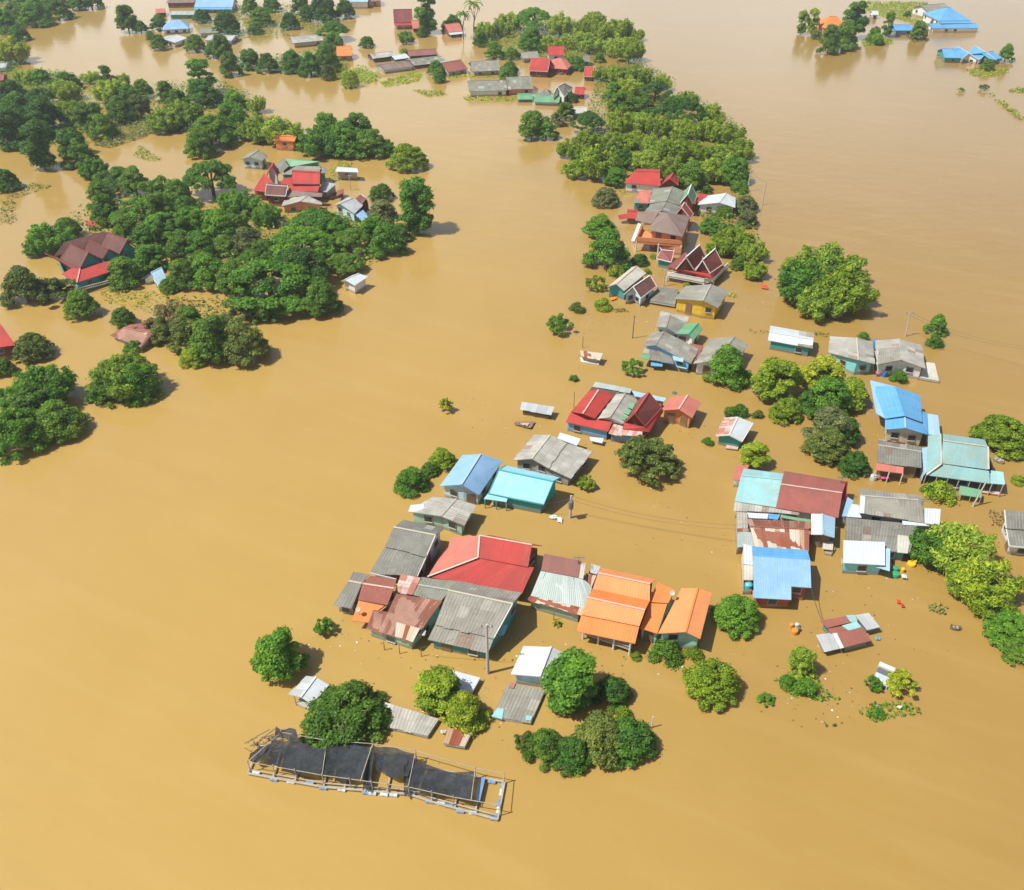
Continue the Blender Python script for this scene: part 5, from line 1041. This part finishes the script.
wood('far channel tree line', [
    [(232,64,11,'broad','mid'),(248,56,12,'bamboo','mid') if 0 else (248,57,12,'broad','bright'),(268,62,13,'big','mid'),(290,60,13,'big','bright'),(308,62,12,'big','bright'),(325,58,14,'big','mid'),(326,72,9,'dense','olive'),(350,80,8,'dense','lime'),(332,46,12,'big','bright'),(215,50,11,'broad','bright'),(222,46,9,'broad','mid'),(368,44,7,'dense','mid'),(405,51,5,'shrub','lime'),(408,38,7,'bamboo','bright'),(437,74,7,'dense','bright')],
    [(192,42,11,'tall','dark') if 0 else (192,41,11,'dense','mid'),(157,22,9,'broad','dark'),(138,28,8,'dense','bright'),(127,20,9,'broad','mid'),(160,42,8,'dense','mid'),(152,36,5,'dense','mid'),(202,15,8,'dense','dark'),(228,22,14,'big','dark'),(252,29,8,'dense','mid'),(332,29,15,'rain','bright'),(288,18,10,'dense','dark'),(305,14,10,'big','dark'),(322,8,12,'big','dark'),(345,10,10,'dense','dark'),(262,14,14,'big','mid'),(424,10,10,'tall','bright'),(448,24,6,'dense','mid'),(466,20,7,'dense','bright') if 0 else (425,32,6,'broad','mid')],
    [(250,6,10,'big','mid'),(270,2,10,'big','bright'),(298,2,9,'broad','mid'),(6,-4,10,'big','dark')]], 'trees along the far channel', .85)
wood('far right islets', [
    [(804,24,6,'tall','bamboo'),(811,22,5,'tall','bamboo'),(832,38,10,'broad','mid'),(848,36,12,'broad','mid'),(858,22,11,'tall','bright'),(872,32,8,'dense','bright'),(880,40,7,'shrub','bright'),(818,34,6,'shrub','olive'),(888,22,5,'tall','mid'),(918,28,8,'broad','mid'),(907,12,4,'shrub','dark'),(1006,52,8,'broad','bright'),(990,64,6,'dense','mid'),(974,20,6,'dense','mid') if 0 else (932,22,5,'broad','mid'),(964,90,4,'wispy','lime'),(984,86,4,'wispy','olive')]], 'trees on the far right islets', .9)
UG = True
# ---- floating weeds and grass (nobody could count the leaves)
def weeds(label, fr, pts, mat, dens=14, size=.3, h_=.35, name='floating_weeds', cat='weeds'):
    P = [at(fr, *p, 0) for p in pts]; rng = random.Random(len(label)*13+int(pts[0][0])); mb = MB()
    xs, ys = [p.x for p in P], [p.y for p in P]; x0, x1, y0, y1 = min(xs), max(xs), min(ys), max(ys); A = (x1-x0)*(y1-y0); dens *= 1.7; n = min(14000, int(A*dens)); size *= .85
    holes = [(rng.uniform(x0,x1), rng.uniform(y0,y1), rng.uniform(.02,.06)*max(x1-x0, y1-y0)) for _ in range(7)]
    for _ in range(n):
        x, y = rng.uniform(x0, x1), rng.uniform(y0, y1); ins = False
        for i in range(len(P)):
            a, b = P[i], P[i-1]
            if (a.y > y) != (b.y > y) and x < (b.x-a.x)*(y-a.y)/(b.y-a.y)+a.x: ins = not ins
        if not ins or any(math.hypot(x-q[0], y-q[1]) < q[2] for q in holes): continue
        z = rng.random()*h_; nr = Vector((rng.gauss(0,.6), rng.gauss(0,.6), 1)).normalized(); t = nr.cross(Vector((rng.gauss(0,1), rng.gauss(0,1), .1))).normalized(); s = size*(.5+rng.random()); bi = nr.cross(t)
        p = Vector((x, y, z)); mb.face([p-t*s*.6, p+bi*s*.35, p+t*s*.6, p-bi*s*.35], None, rng.random())
    if mb.f: tag(mb.build(name, 'leaf_'+mat), label, cat, kind='stuff')
weeds('mat of floating weeds with litter at lower right', 'H', [(378,585),(430,560),(500,550),(600,560),(622,598),(560,608),(450,632),(400,620)], 'mid')
weeds('weedy patch below the pale feathery bush', 'H', [(50,465),(130,440),(230,460),(260,510),(310,545),(220,552),(150,520)], 'bright')
weeds('small weed patch near the right-edge clump', 'H', [(648,180),(690,165),(730,190),(715,215),(660,205)], 'grey')
weeds('faint weed wisps in the lower right water', 'H', [(240,635),(320,630),(320,650),(250,655)], 'olive', 5)
weeds('short dark weed raft in the narrow channel', 'J', [(245,182),(300,180),(322,198),(260,200)], 'olive', 30, .25, .15)
weeds('grass strip around the trees of the far right', 'X', [(330,5),(620,10),(640,60),(560,95),(430,70),(350,40)], 'lime', 4, .5, .4, 'grass', 'grass')
weeds('grass bank running off the right edge', 'X', [(870,395),(900,400),(1020,490),(1024,520),(940,455)], 'lime', 6, .5, .6, 'grass', 'grass')
weeds('grass patch below the far twin-gabled building', 'X', [(780,290),(950,290),(960,305),(890,325),(800,318)], 'lime', 5, .5, .3, 'grass', 'grass')
weeds('grass spit at the far right edge', 'X', [(950,385),(1000,365),(1030,375),(1030,395)], 'lime', 4, .5, .3, 'grass', 'grass')
weeds('brown reeds in front of the big blue house', 'X', [(520,145),(610,150),(630,175),(560,180)], 'dry', 5, .5, .4, 'reeds', 'reeds')
weeds('grass at the foot of the orange roof islet', 'X', [(340,170),(470,165),(475,185),(350,195)], 'lime', 6, .5, .5, 'grass', 'grass')
weeds('reeds filling the bank before the far channel trees', 'Q', [(470,320),(560,290),(640,330),(620,355),(500,360)], 'bamboo', 6, .6, 1.2, 'reeds', 'reeds')
weeds('grass strip right of the far channel trees', 'Q', [(640,350),(790,305),(830,315),(800,350),(660,372)], 'lime', 6, .5, .4, 'grass', 'grass')
weeds('grass strip in front of the brick-red roofed house', 'Q', [(780,385),(900,390),(930,405),(850,415)], 'lime', 6, .5, .4, 'grass', 'grass')
weeds('small grass strip by the upper island shore', 'S', [(0,320),(330,312),(330,330),(0,335)], 'lime', 3, .5, .3, 'grass', 'grass')
weeds('green shallows in front of the long grey roofed house', 'S', [(95,410),(330,415),(310,435),(110,430)], 'lime', 4, .5, .25, 'grass', 'grass')
weeds('pale grass bank in the upper left wood', 'O', [(370,575),(450,510),(560,455),(640,500),(560,545),(430,585)], 'grey', 8, .5, 1.0, 'grass', 'grass')
weeds('thin grass in the pond of the upper left', 'L', [(560,100),(660,160),(620,170),(540,150)], 'lime', 5, .4, .3, 'grass', 'grass')
weeds('scattered grass by the left ponds', 'L', [(0,270),(130,255),(220,270),(120,300),(30,330)], 'olive', 4, .4, .3, 'grass', 'grass')
weeds('grass tufts near the small left bush', 'L', [(400,690),(560,690),(760,720),(640,790),(500,760),(420,740)], 'lime', 2.5, .4, .5, 'grass', 'grass')
weeds('grass between the left pond pavilion and green hall', 'v', [(700,330),(780,260),(900,265),(820,400),(720,420)], 'lime', 5, .4, .6, 'grass', 'grass')
weeds('reedy edge under the central island bamboo', 'W', [(0,460),(60,455),(60,480),(0,490)], 'lime', 10, .4, .6, 'reeds', 'reeds')
weeds('faint weeds beside the low white hut', 'K', [(30,395),(110,400),(100,412),(40,410)], 'dry', 4, .3, .15)
weeds('weed tufts at the right of the long white hut', 'K', [(265,405),(320,412),(310,425),(270,420)], 'mid', 14, .3, .4)
weeds('garden plants around the pink flowers at right', 'o', [(735,735),(860,740),(860,870),(760,850)], 'dry', 10, .3, .6, 'plants', 'plants')
weeds('weeds beside the yellow house', 's', [(1010,420),(1090,440),(1080,470),(1010,450)], 'lime', 14, .3, .4)
weeds('overgrown yard between the temple houses', 'r', [(60,140),(130,190),(150,240),(90,240),(60,200)], 'lime', 5, .4, .4, 'grass', 'grass')

def under(label, pts, mat, dens, h_=1.3, size=.55, name='undergrowth', cat='undergrowth'): weeds(label, '0', pts, mat, dens, size, h_, name, cat)
under('dark undergrowth filling the gaps between the left bank trees', [(60,225),(110,195),(200,190),(250,225),(330,215),(400,232),(398,252),(330,285),(280,320),(245,318),(200,280),(110,262)], 'mid', 3.6, 2.0)
under('undergrowth below the upper left wood', [(0,90),(40,70),(130,88),(215,80),(265,100),(250,135),(205,140),(150,122),(70,150),(0,138)], 'mid', 2.6)
under('undergrowth between the bamboo of the central island wood', [(580,130),(600,70),(640,60),(745,130),(750,178),(690,185),(590,172)], 'mid', 3.0)
under('undergrowth of the upper island wood', [(470,40),(520,15),(600,25),(642,45),(600,60),(520,62)], 'mid', 2.2)
under('green bank under the far channel trees', [(225,62),(330,50),(352,60),(345,80),(300,72),(235,72)], 'bright', 2.5)
under('green scrub in the far left corner', [(0,0),(85,0),(60,10),(30,22),(0,40)], 'mid', 3.5, 3.0)
under('scrub behind the far channel houses', [(190,5),(340,5),(340,32),(215,45),(200,30)], 'mid', 1.0)
under('scrub at the left edge below the lime tree', [(0,40),(28,50),(20,75),(75,72),(75,95),(0,95)], 'bright', 2.2)
under('low growth between the left temple houses and trees', [(250,215),(330,222),(345,208),(410,225),(390,245),(300,240)], 'mid', 2.5)
under('weedy shallows around the temple row', [(690,200),(750,195),(762,262),(735,262),(708,238)], 'mid', 2.2)
under('bushy growth behind the pinkish rusted roof', [(165,300),(250,300),(262,350),(190,352),(165,330)], 'olive', 2.2)
weeds('grass tussocks left of the upper left ponds', 'L', [(0,330),(60,330),(70,420),(0,425)], 'olive', 4, .4, .5, 'grass', 'grass')
# ============================================================= fish cage raft
c0 = at('V', 500, 290, 0); root = tag(empty('fish_cage_raft', (c0.x, c0.y, 0)), 'long floating fish cage raft under sagging black shade nets', 'fish cage')
def V_(x, y, z=0): return at('V', x, y, z)
m = MB()
lowF = [V_(28,268,.25), V_(300,318,.25), V_(620,345,.25), V_(700,372,.25), V_(942,438,.25)]
for a, b in zip(lowF, lowF[1:]): m.beam(a, b, .16, .12); m.beam(a+Vector((0,.35,.02)), b+Vector((0,.35,.02)), .10, .10)
lowB = [V_(60,165,.25), V_(320,195,.25), V_(640,240,.25), V_(968,300,.25)]
for a, b in zip(lowB, lowB[1:]): m.beam(a, b, .14, .12)
for a, b in ((lowF[-1], lowB[-1]), (V_(862,405,.25), V_(882,282,.25)), (V_(120,285,.25), V_(150,180,.25)), (V_(305,318,.25), V_(330,200,.25)), (V_(455,332,.25), V_(485,220,.25)), (V_(610,345,.25), V_(640,240,.25)), (V_(535,340,.25), V_(560,230,.25)), (V_(380,325,.25), V_(410,210,.25)), (V_(28,268,.25), V_(70,165,.25)), (V_(200,300,.25), V_(225,185,.25)), (V_(785,395,.25), V_(805,265,.25)), (V_(700,372,.25), V_(720,250,.25))): m.beam(a, b, .14, .1)
m.build('base_frame', 'bamboo', root)
m = MB(); up = 1.5
TF = [V_(28,226,up), V_(300,275,up), V_(615,318,up), V_(780,355,up), V_(952,386,up)]; TB = [V_(150,118,up), V_(318,148,up), V_(485,160,up), V_(642,186,up), V_(860,250,up), V_(965,268,up)]
for L_ in (TF, TB):
    for a, b in zip(L_, L_[1:]): m.beam(a, b, .05, .05)
for a, b in ((TF[0],TB[0]),(TF[1],TB[1]),(TF[2],TB[3]),(TF[4],TB[5]),(V_(440,296,up),TB[2]),(V_(845,366,up),TB[4])): m.beam(a, b, .055, .055)
m.build('top_rails', 'bamboo', root)
for p in TF+TB+[V_(200,258,up), V_(120,243,up), V_(400,290,up), V_(480,300,up), V_(540,308,up), V_(700,338,up)]:
    q = MB(); q.tube([(p.x, p.y, -.5), (p.x, p.y, up+.25)], [.05, .04], 6); q.build('post', 'bamboo', root)
def netpiece(q, sag, seed):
    P = [V_(*p) for p in q]; rng = random.Random(seed); n = 22; mb = MB(); g = []
    ph = rng.random()*6; 
    for i in range(n+1):
        r = []
        for j in range(n+1):
            u, v = i/n, j/n; p = (P[0]*(1-u)+P[1]*u)*(1-v)+(P[3]*(1-u)+P[2]*u)*v
            z = -sag*math.sin(math.pi*u)**.8*(.5+.5*math.sin(math.pi*v)) + .09*math.sin(9*u+ph+2.5*v)*math.sin(math.pi*v) + .025*math.sin(23*u+5*v+ph)
            e = .15*math.sin(7*u+ph)*((v-.5)*2)
            r.append(p+Vector((rng.gauss(0,.008), e, z+rng.gauss(0,.006))))
        g.append(r)
    for i in range(n):
        for j in range(n): mb.face([g[i][j], g[i+1][j], g[i+1][j+1], g[i][j+1]], [(i/n*4, j/n*3)]*4)
    mb.build('shade_net', 'net', root, smooth=False)
netpiece([(118,135,1.5),(318,178,1.5),(292,274,1.45),(104,240,1.4)], .35, 1)
netpiece([(130,98,1.7),(205,108,1.7),(215,150,1.5),(128,138,1.5)], .2, 2)
netpiece([(318,150,1.5),(478,165,1.5),(448,290,1.3),(300,276,1.45)], .45, 3)
netpiece([(486,162,1.5),(643,190,1.5),(612,285,1.45),(498,262,1.2)], .35, 4)
netpiece([(645,232,1.5),(858,266,1.5),(842,364,1.45),(612,318,1.45)], .4, 5)
netpiece([(455,190,1.4),(492,170,1.4),(475,330,.7),(450,325,.6)], .15, 6)
netpiece([(40,190,1.2),(118,150,1.3),(100,220,1.2),(28,222,1.1)], .25, 7)
netpiece([(600,230,1.4),(645,205,1.5),(612,350,.8),(598,345,.7)], .1, 8)
FLT = [(60,266,'drum_white'),(125,290,'drum_blue'),(187,299,'drum_white'),(257,305,'drum_blue'),(305,321,'drum_blue'),(373,328,'drum_white'),(463,338,'drum_blue'),(485,341,'drum_white'),(528,345,'drum_white'),(562,347,'drum_white'),(626,346,'drum_blue'),(693,371,'drum_blue'),(735,379,'drum_white'),(764,387,'drum_blue'),(806,406,'drum_blue'),(852,413,'drum_white'),(930,433,'drum_blue'),(960,318,'drum_blue'),(956,340,'drum_white'),(946,378,'drum_blue'),(921,299,'drum_blue'),(945,405,'drum_white')]
for i, (x, y, mt) in enumerate(FLT):
    p = V_(x, y, .12); d = Vector((.36, -.045, 0)) if i < 17 or i == 20 else Vector((-.04, -.33, 0)); q = MB()
    q.tube([p-d*.98, p-d*.9, p-d*.3, p-d*.27, p+d*.27, p+d*.3, p+d*.9, p+d*.98], [.15,.19,.19,.17,.17,.19,.19,.13], 12); o = q.build('float_drum', mt, root); o['label'] = 'blue float drum' if mt == 'drum_blue' else 'white float drum'
q = MB(); q.beam(V_(888,284,.55), V_(868,368,.55), .45, .12); o = q.build('walk_plank', 'drum_blue', root); o['label'] = 'purple-blue plank'
q = MB(); rng = random.Random(4)
for _ in range(26):
    a = V_(rng.uniform(40,140), rng.uniform(125,215), rng.uniform(.3,1.0)); b = a+Vector((rng.uniform(-1.4,1.4), rng.uniform(-.8,.8), rng.uniform(-.3,.5))); q.beam(a, b, .08, .06)
q.build('timber_heap', 'timber', root)
# ============================================================= power poles and wires
def pole(label, fr, x, y, hgt, r=.14, mat='concrete', arm=True, lean=(0,0), extra=None):
    p = at(fr, x, y, 0); root = tag(empty('power_pole', (p.x, p.y, 0)), label, 'power pole'); t = p+Vector((lean[0], lean[1], hgt))
    m = MB(); m.tube([p-Vector((0,0,.8)), t], [r*1.15, r*.8], 8); m.build('shaft', mat, root)
    if arm:
        m = MB(); m.beam(t+Vector((-.6,0,-.35)), t+Vector((.6,0,-.35)), .09, .09); m.build('crossarm', mat, root)
        for k in (-.5, .5): m = MB(); c = t+Vector((k,0,-.29)); m.tube([c, c+Vector((0,0,.1)), c+Vector((0,0,.2))], [.05,.08,.04], 8); m.build('insulator', 'metal_dark', root)
    if extra: extra(root, t)
    return t
def transformer(root, t):
    m = MB(); c = t+Vector((0,-.35,-1.7)); m.tube([c, c+Vector((0,0,.1)), c+Vector((0,0,1.1)), c+Vector((0,0,1.25))], [.2,.3,.3,.15], 12); m.build('transformer', 'metal_dark', root)
p1 = pole('short pole with dark transformer between the turquoise roof and the red roof', 'g', 721, 782, 3.4, .16, 'concrete', False, extra=transformer)
p2 = pole('tallest pale concrete pole, in front of the teal-walled grey roof', 'd', 543, 826, 7.0, .15, 'concrete', True)
p3 = pole('leaning pale pole before the green tarpaulin', 'o', 608, 692, 3.4, .10, 'concrete', False, (.6, .2))
p4 = pole('slim pole with a lamp behind the pale grey gables on the right', 'K', 597, 420, 4.2, .10, 'concrete', True, (-.3, .2))
p5 = pole('dark thin pole in the channel beside the tarp-hung house', 't', 20, 385, 4.0, .09, 'timber', False)
p6 = pole('pole at the right tip of the central island wood', 'W', 800, 560, 4.6, .12, 'concrete', True)
p7 = pole('white pole in the water right of the central island', 'W', 864, 618, 4.8, .10, 'concrete', False)
p8 = pole('white post in the yard of the temple houses', 's', 508, 370, 3.4, .09, 'concrete', True)
p9 = pole('white stake standing in the water right of the foreground clump', 'x', 862, 498, 1.6, .07, 'trim_white' if 'trim_white' in MT else 'concrete', False)
p10 = pole('pole near the island houses by the left pond', 'v', 885, 480, 3.4, .08, 'concrete', True)
p11 = pole('thin stake at the corner of the red and blue house', 'j', 150, 300, 2.6, .05, 'timber', False)
p12 = pole('stub pole behind the channel hut', 'J', 105, 362, 2.0, .06, 'timber', False)
def wire(label, a, b, sag=.8, r=.016, dz=0):
    m = MB(); n = 18; P = [a.lerp(b, i/n)+Vector((0,0,-sag*4*(i/n)*(1-i/n)+dz)) for i in range(n+1)]; m.tube(P, [r]*(n+1), 4)
    tag(m.build('power_cable', 'cable'), label, 'cable')
ra = at('k', 90, 600, 3.2)
wire('upper power cable from the transformer pole to the right cluster', p1, ra, .9); wire('lower power cable from the transformer pole to the right cluster', p1+Vector((0,0,-.6)), ra+Vector((0,0,-.6)), .9)
wire('cable from the transformer pole back to the turquoise roof', p1+Vector((0,0,-.4)), at('g',510,670,2.0), .15)
wire('cable from the tall pole down to the rusty roof', p2, at('b',810,700,1.6), .4)
wire('upper cable from the slim lamp pole off the right edge', p4, at('K',1100,462,4.6), 1.2); wire('lower cable from the slim lamp pole off the right edge', p4+Vector((0,0,-.5)), at('K',1100,472,4.2), 1.2)
wire('left cable along the wood edge on the right', p6, p7, .5); wire('cable running past the right tip of the wood', p7, at('0',752,262,4.0), 1.0)
wire('cable from the notched blue roof down to the floating shack', at('l',690,620,2.3), at('q',200,190,1.4), .2, .03)
# stakes in the water beside the rusty roof
for (x, y, l) in ((515,720,'leftmost stake before the rusty roof'), (637,750,'middle stake before the rusty roof'), (810,772,'rightmost stake before the rusty roof')):
    p = at('b', x, y, 0); m = MB(); m.tube([p-Vector((0,0,.4)), p+Vector((.03,0,1.3))], [.05,.04], 6); tag(m.build('stake', 'timber', origin=(p.x,p.y,0)), l, 'stake', 'stakes in the water before the rusty roof')
p = at('h', 270, 640, 0); m = MB(); m.tube([p-Vector((0,0,.4)), p+Vector((0,0,1.2))], [.05,.04], 6); tag(m.build('stake', 'timber', origin=(p.x,p.y,0)), 'single stake with a yellow shrub before the mint roof', 'stake')
T(300,665,36,'wispy','yellow','small yellow shrub beside a stake before the mint roof', 1.0, None, 'h')
# ============================================================= floating odds and ends
def tub(label, fr, x, y, r, mat, hgt=.5, name='barrel', cat='barrel'):
    p = at(fr, x, y, .1); m = MB(); m.tube([(p.x,p.y,-.15),(p.x,p.y,0),(p.x,p.y,hgt*.5),(p.x,p.y,hgt),(p.x,p.y,hgt+.05)], [r*.8,r,r*1.06,r,r*.7], 14); return tag(m.build(name, mat, origin=(p.x,p.y,0)), label, cat)
def rag(label, fr, pts, mat, z=.12, name='plastic_sheet', cat='sheet'):
    P = [at(fr, *p, z) for p in pts]; rng = random.Random(int(pts[0][0])); n = 8; mb = MB()
    g = [[(P[0]*(1-i/n)+P[1]*(i/n))*(1-j/n)+(P[3]*(1-i/n)+P[2]*(i/n))*(j/n)+Vector((rng.gauss(0,.03), rng.gauss(0,.03), abs(rng.gauss(0,.09)))) for j in range(n+1)] for i in range(n+1)]
    for i in range(n):
        for j in range(n): mb.face([g[i][j], g[i+1][j], g[i+1][j+1], g[i][j+1]])
    c = sum(P, Vector())/4; return tag(mb.build(name, mat, origin=(c.x,c.y,0)), label, cat)
rag('crumpled white sheet floating left of the transformer pole', 'g', [(560,765),(610,765),(625,795),(550,790)], 'trim_white'); rag('smaller white sheet drifting beside the transformer pole', 'g', [(620,775),(662,790),(655,825),(615,815)], 'trim_white')
rag('white sheet in front of the turquoise roofed house', 'g', [(392,695),(472,705),(468,730),(395,728)], 'trim_white')
rag('white plastic sheet on the floating weed mat', 'q', [(540,738),(562,742),(588,778),(562,780)], 'trim_white', .35); rag('orange plastic sheet on the floating weed mat', 'q', [(492,740),(515,742),(532,780),(508,775)], 'trim_orange', .35); rag('white rag at the right of the floating weed mat', 'q', [(680,738),(712,738),(708,755),(678,752)], 'trim_white', .35)
rag('blue sheet drifting right of the floating shack', 'q', [(540,300),(572,302),(572,322),(545,318)], 'pl_cyan'); rag('white bag left of the rusty sunken roof', 'w', [(0,725),(50,720),(55,745),(5,750)], 'trim_white', .3)
rag('bundle of red floats in the lower right water', 'q', [(675,62),(700,66),(708,90),(682,84)], 'pl_red', .2); rag('second bundle of red floats in the lower right water', 'q', [(700,88),(722,92),(728,110),(708,108)], 'pl_red', .2)
rag('dark brown sheet raft above the grey gabled house', 'g', [(290,12),(442,15),(405,72),(270,35)], 'timber', .2); rag('white scraps on the dark brown raft', 'g', [(330,25),(395,28),(380,50),(322,42)], 'trim_pink', .4)
rag('orange kayak-like float beside the teal walled house', 's', [(72,465),(130,455),(135,470),(90,485)], 'pl_orange', .2); rag('reddish float in the water right of the bamboo shore', 'K', [(72,232),(98,236),(102,250),(78,246)], 'pl_red', .2)
tub('yellow rubber tank beside the right-edge tree clump', 'm', 650, 715, .45, 'pl_yellow', .35); tub('second yellow tank touching the first by the tree clump', 'm', 670, 700, .3, 'pl_yellow', .5)
tub('upper green barrel beside the cyan fronted hut', 'm', 520, 760, .32, 'pl_green'); tub('lower green barrel beside the cyan fronted hut', 'm', 522, 805, .4, 'pl_green'); tub('small yellow bucket by the green barrels', 'm', 580, 768, .2, 'pl_yellow'); rag('white sack near the green barrels', 'm', [(570,795),(612,800),(618,830),(580,825)], 'trim_white', .3)
tub('orange drum floating left of the rust-red shack', 'q', 28, 270, .33, 'pl_orange'); tub('small orange drum above the larger orange one', 'q', 8, 232, .22, 'pl_orange'); tub('white drum beside the orange drums', 'q', 42, 232, .22, 'drum_white'); tub('black drum between the orange and white drums', 'q', 50, 256, .2, 'metal_dark')
tub('dark blue barrel by the bright blue roof', 'n', 190, 45, .38, 'pl_blue', .9); rag('pink cloth beside the dark blue barrel', 'n', [(120,15),(160,5),(162,30),(128,35)], 'pl_pink', .5); rag('pink cloth under the red awning', 'n', [(160,850),(232,858),(228,875),(165,872)], 'pl_pink', .5)
tub('blue water tank between the cyan house and the white walled house', 'p', 616, 210, .4, 'pl_blue', 1.6); tub('round white tank at the left of the red awning', 'n', 105, 870, .4, 'drum_white', .6)
tub('grey ring tank floating behind the orange walled house', 'j', 955, 180, .35, 'metal_dark', .1)
h = House('small covered boat with white canopy moored by the white and blue hut', 'boat', 'boat', wall='w_cream', win=False)
h.quad('k', [(785,725),(868,735),(862,800),(780,790)], (.8,.7), 'cream_metal', name='canopy')
def hull(root):
    m = MB(); P = [at('k',x,y,.3) for x, y in ((780,740),(800,715),(868,728),(885,790),(850,835),(800,825))]; m.prism(P[::-1], .5); m.build('hull', 'w_cream', root); posts(root, [P[0]+Vector((0,0,.5)), P[2]+Vector((0,0,.5)), P[4]+Vector((0,0,.5))], 'bamboo', .04)
h.extra.append(hull); h.make()
h = House('narrow wooden boat moored right of the teal house', 'boat', 'boat', win=False)
def canoe(label, fr, a, b, wd, mat='timber'):
    A, B = at(fr, *a, .2), at(fr, *b, .2); d = (B-A); L = d.length; d.normalize(); sd = Vector((-d.y, d.x, 0)); n = 12; m = MB(); root = tag(empty('boat', tuple((A+B)/2*Vector((1,1,0)) if False else ((A+B)/2).to_tuple()[:2]+(0,))), label, 'boat')
    sec = []
    for i in range(n+1):
        t = i/n; w_ = wd/2*math.sin(math.pi*(.06+.88*t))**.6; c = A+d*L*t; zz = .22+.25*abs(2*t-1)**3
        sec.append([c-sd*w_+Vector((0,0,zz)), c-sd*w_*.6+Vector((0,0,-.25)), c+sd*w_*.6+Vector((0,0,-.25)), c+sd*w_+Vector((0,0,zz)), c+sd*w_*.82+Vector((0,0,zz)), c+sd*w_*.5+Vector((0,0,-.05)), c-sd*w_*.5+Vector((0,0,-.05)), c-sd*w_*.82+Vector((0,0,zz))])
    for i in range(n):
        for k in range(8): j = (k+1) % 8; m.face([sec[i][k], sec[i][j], sec[i+1][j], sec[i+1][k]])
    m.build('hull', mat, root)
    for t in (.3, .65): q = MB(); c = A+d*L*t; q.beam(c-sd*wd*.42+Vector((0,0,.15)), c+sd*wd*.42+Vector((0,0,.15)), .2, .04); q.build('thwart', 'bamboo', root)
canoe('narrow wooden boat moored right of the teal house', 'o', (775,305), (855,345), .9, 'bamboo')
canoe('slim dark boat afloat among weeds near the right-edge clump', 'H', (738,262), (778,268), .5)
# sunken vehicle: only its white roof and rear show
p = at('q', 595, 545, 0); root = tag(empty('sunken_pickup', (p.x, p.y, 0)), 'sunken pickup truck with only its white cab roof and tail above water', 'pickup')
a, b = at('q', 610, 505, 0), at('q', 575, 590, 0); d = (b-a).normalized(); ang = math.atan2(d.y, d.x)
m = MB(); m.box((a.x, a.y, -.3), .5, 1.5, .75, ang); m.build('tailgate', 'trim_white', root)
m = MB(); c = (a+b)/2; m.box((c.x, c.y, -.3), 1.7, 1.4, .5, ang); m.build('bed', 'metal_dark', root)
m = MB(); m.box((b.x, b.y, -.3), 1.1, 1.4, .9, ang); m.build('cab', 'drum_white', root)
m = MB(); c2 = b+d*.62; m.box((c2.x, c2.y, .05), .06, 1.1, .4, ang); m.build('windscreen', 'glass', root)

def antenna(label, fr, x, y, z, dish=False):
    p = at(fr, x, y, z); root = tag(empty('roof_antenna', tuple(p)), label, 'antenna'); m = MB(); m.tube([p-Vector((0,0,.15)), p+Vector((0,0,.9))], [.035,.03], 6); m.build('mast', 'metal_dark', root)
    m = MB()
    if dish:
        c = p+Vector((0,-.1,.75)); ax = Vector((-.3,-.6,.75)).normalized(); u = ax.cross(Vector((0,0,1))).normalized(); v = ax.cross(u); n = 14
        r1 = [c+(u*math.cos(6.283*i/n)+v*math.sin(6.283*i/n))*.26+ax*.07 for i in range(n)]
        for i in range(n): m.face([c, r1[i], r1[(i+1)%n]])
        m.build('dish', 'trim_grey', root)
    else:
        t = p+Vector((0,0,.8)); m.beam(t-Vector((.6,0,0)), t+Vector((.6,0,0)), .04, .04)
        for k in range(-4, 5): m.beam(t+Vector((k*.14,-.35,0)), t+Vector((k*.14,.35,0)), .025, .025)
        m.build('aerial', 'metal_dark', root)
antenna('aerial on the right end of the half red, half turquoise roof', 'k', 930, 262, 2.7)
antenna('small grey satellite dish on the orange link roof', 'i', 572, 300, 2.85, True)
antenna('aerial at the back corner of the brown-red roof', 'h', 470, 185, 3.1)
antenna('small grey satellite dish on the orange front roof of the small shed', 'b', 312, 430, 1.75, True)
antenna('aerial on the ridge of the grey roof above the cyan-fronted hut', 'm', 738, 240, 2.95)
# flecks of litter, leaves and foam drifting near the houses: far too many to count
rng = random.Random(77); m = MB()
for (x, y, sx, sy, n) in ((560,430,60,30,60),(450,640,90,20,80),(620,660,80,20,50),(700,540,60,60,60),(840,640,70,40,90),(900,560,50,40,60),(640,320,60,25,90),(760,290,40,20,60),(590,300,30,30,60),(500,700,70,40,60),(330,640,40,20,30),(660,420,60,20,50),(880,420,40,20,30),(150,310,60,15,80),(830,700,60,20,70),(470,400,60,20,20)):
    for _ in range(n):
        p = at('0', rng.gauss(x, sx*.6), rng.gauss(y, sy*.6), .012); r_ = rng.uniform(.03, .13); a = rng.random()*3
        m.face([p+Vector((math.cos(a+k*1.57)*r_*rng.uniform(.5,1.4), math.sin(a+k*1.57)*r_*rng.uniform(.5,1.4), rng.random()*.02)) for k in range(4)], None, rng.random())
tag(m.build('floating_litter', 'litter'), 'tiny flecks of litter and leaves drifting among the houses', 'litter', kind='stuff')
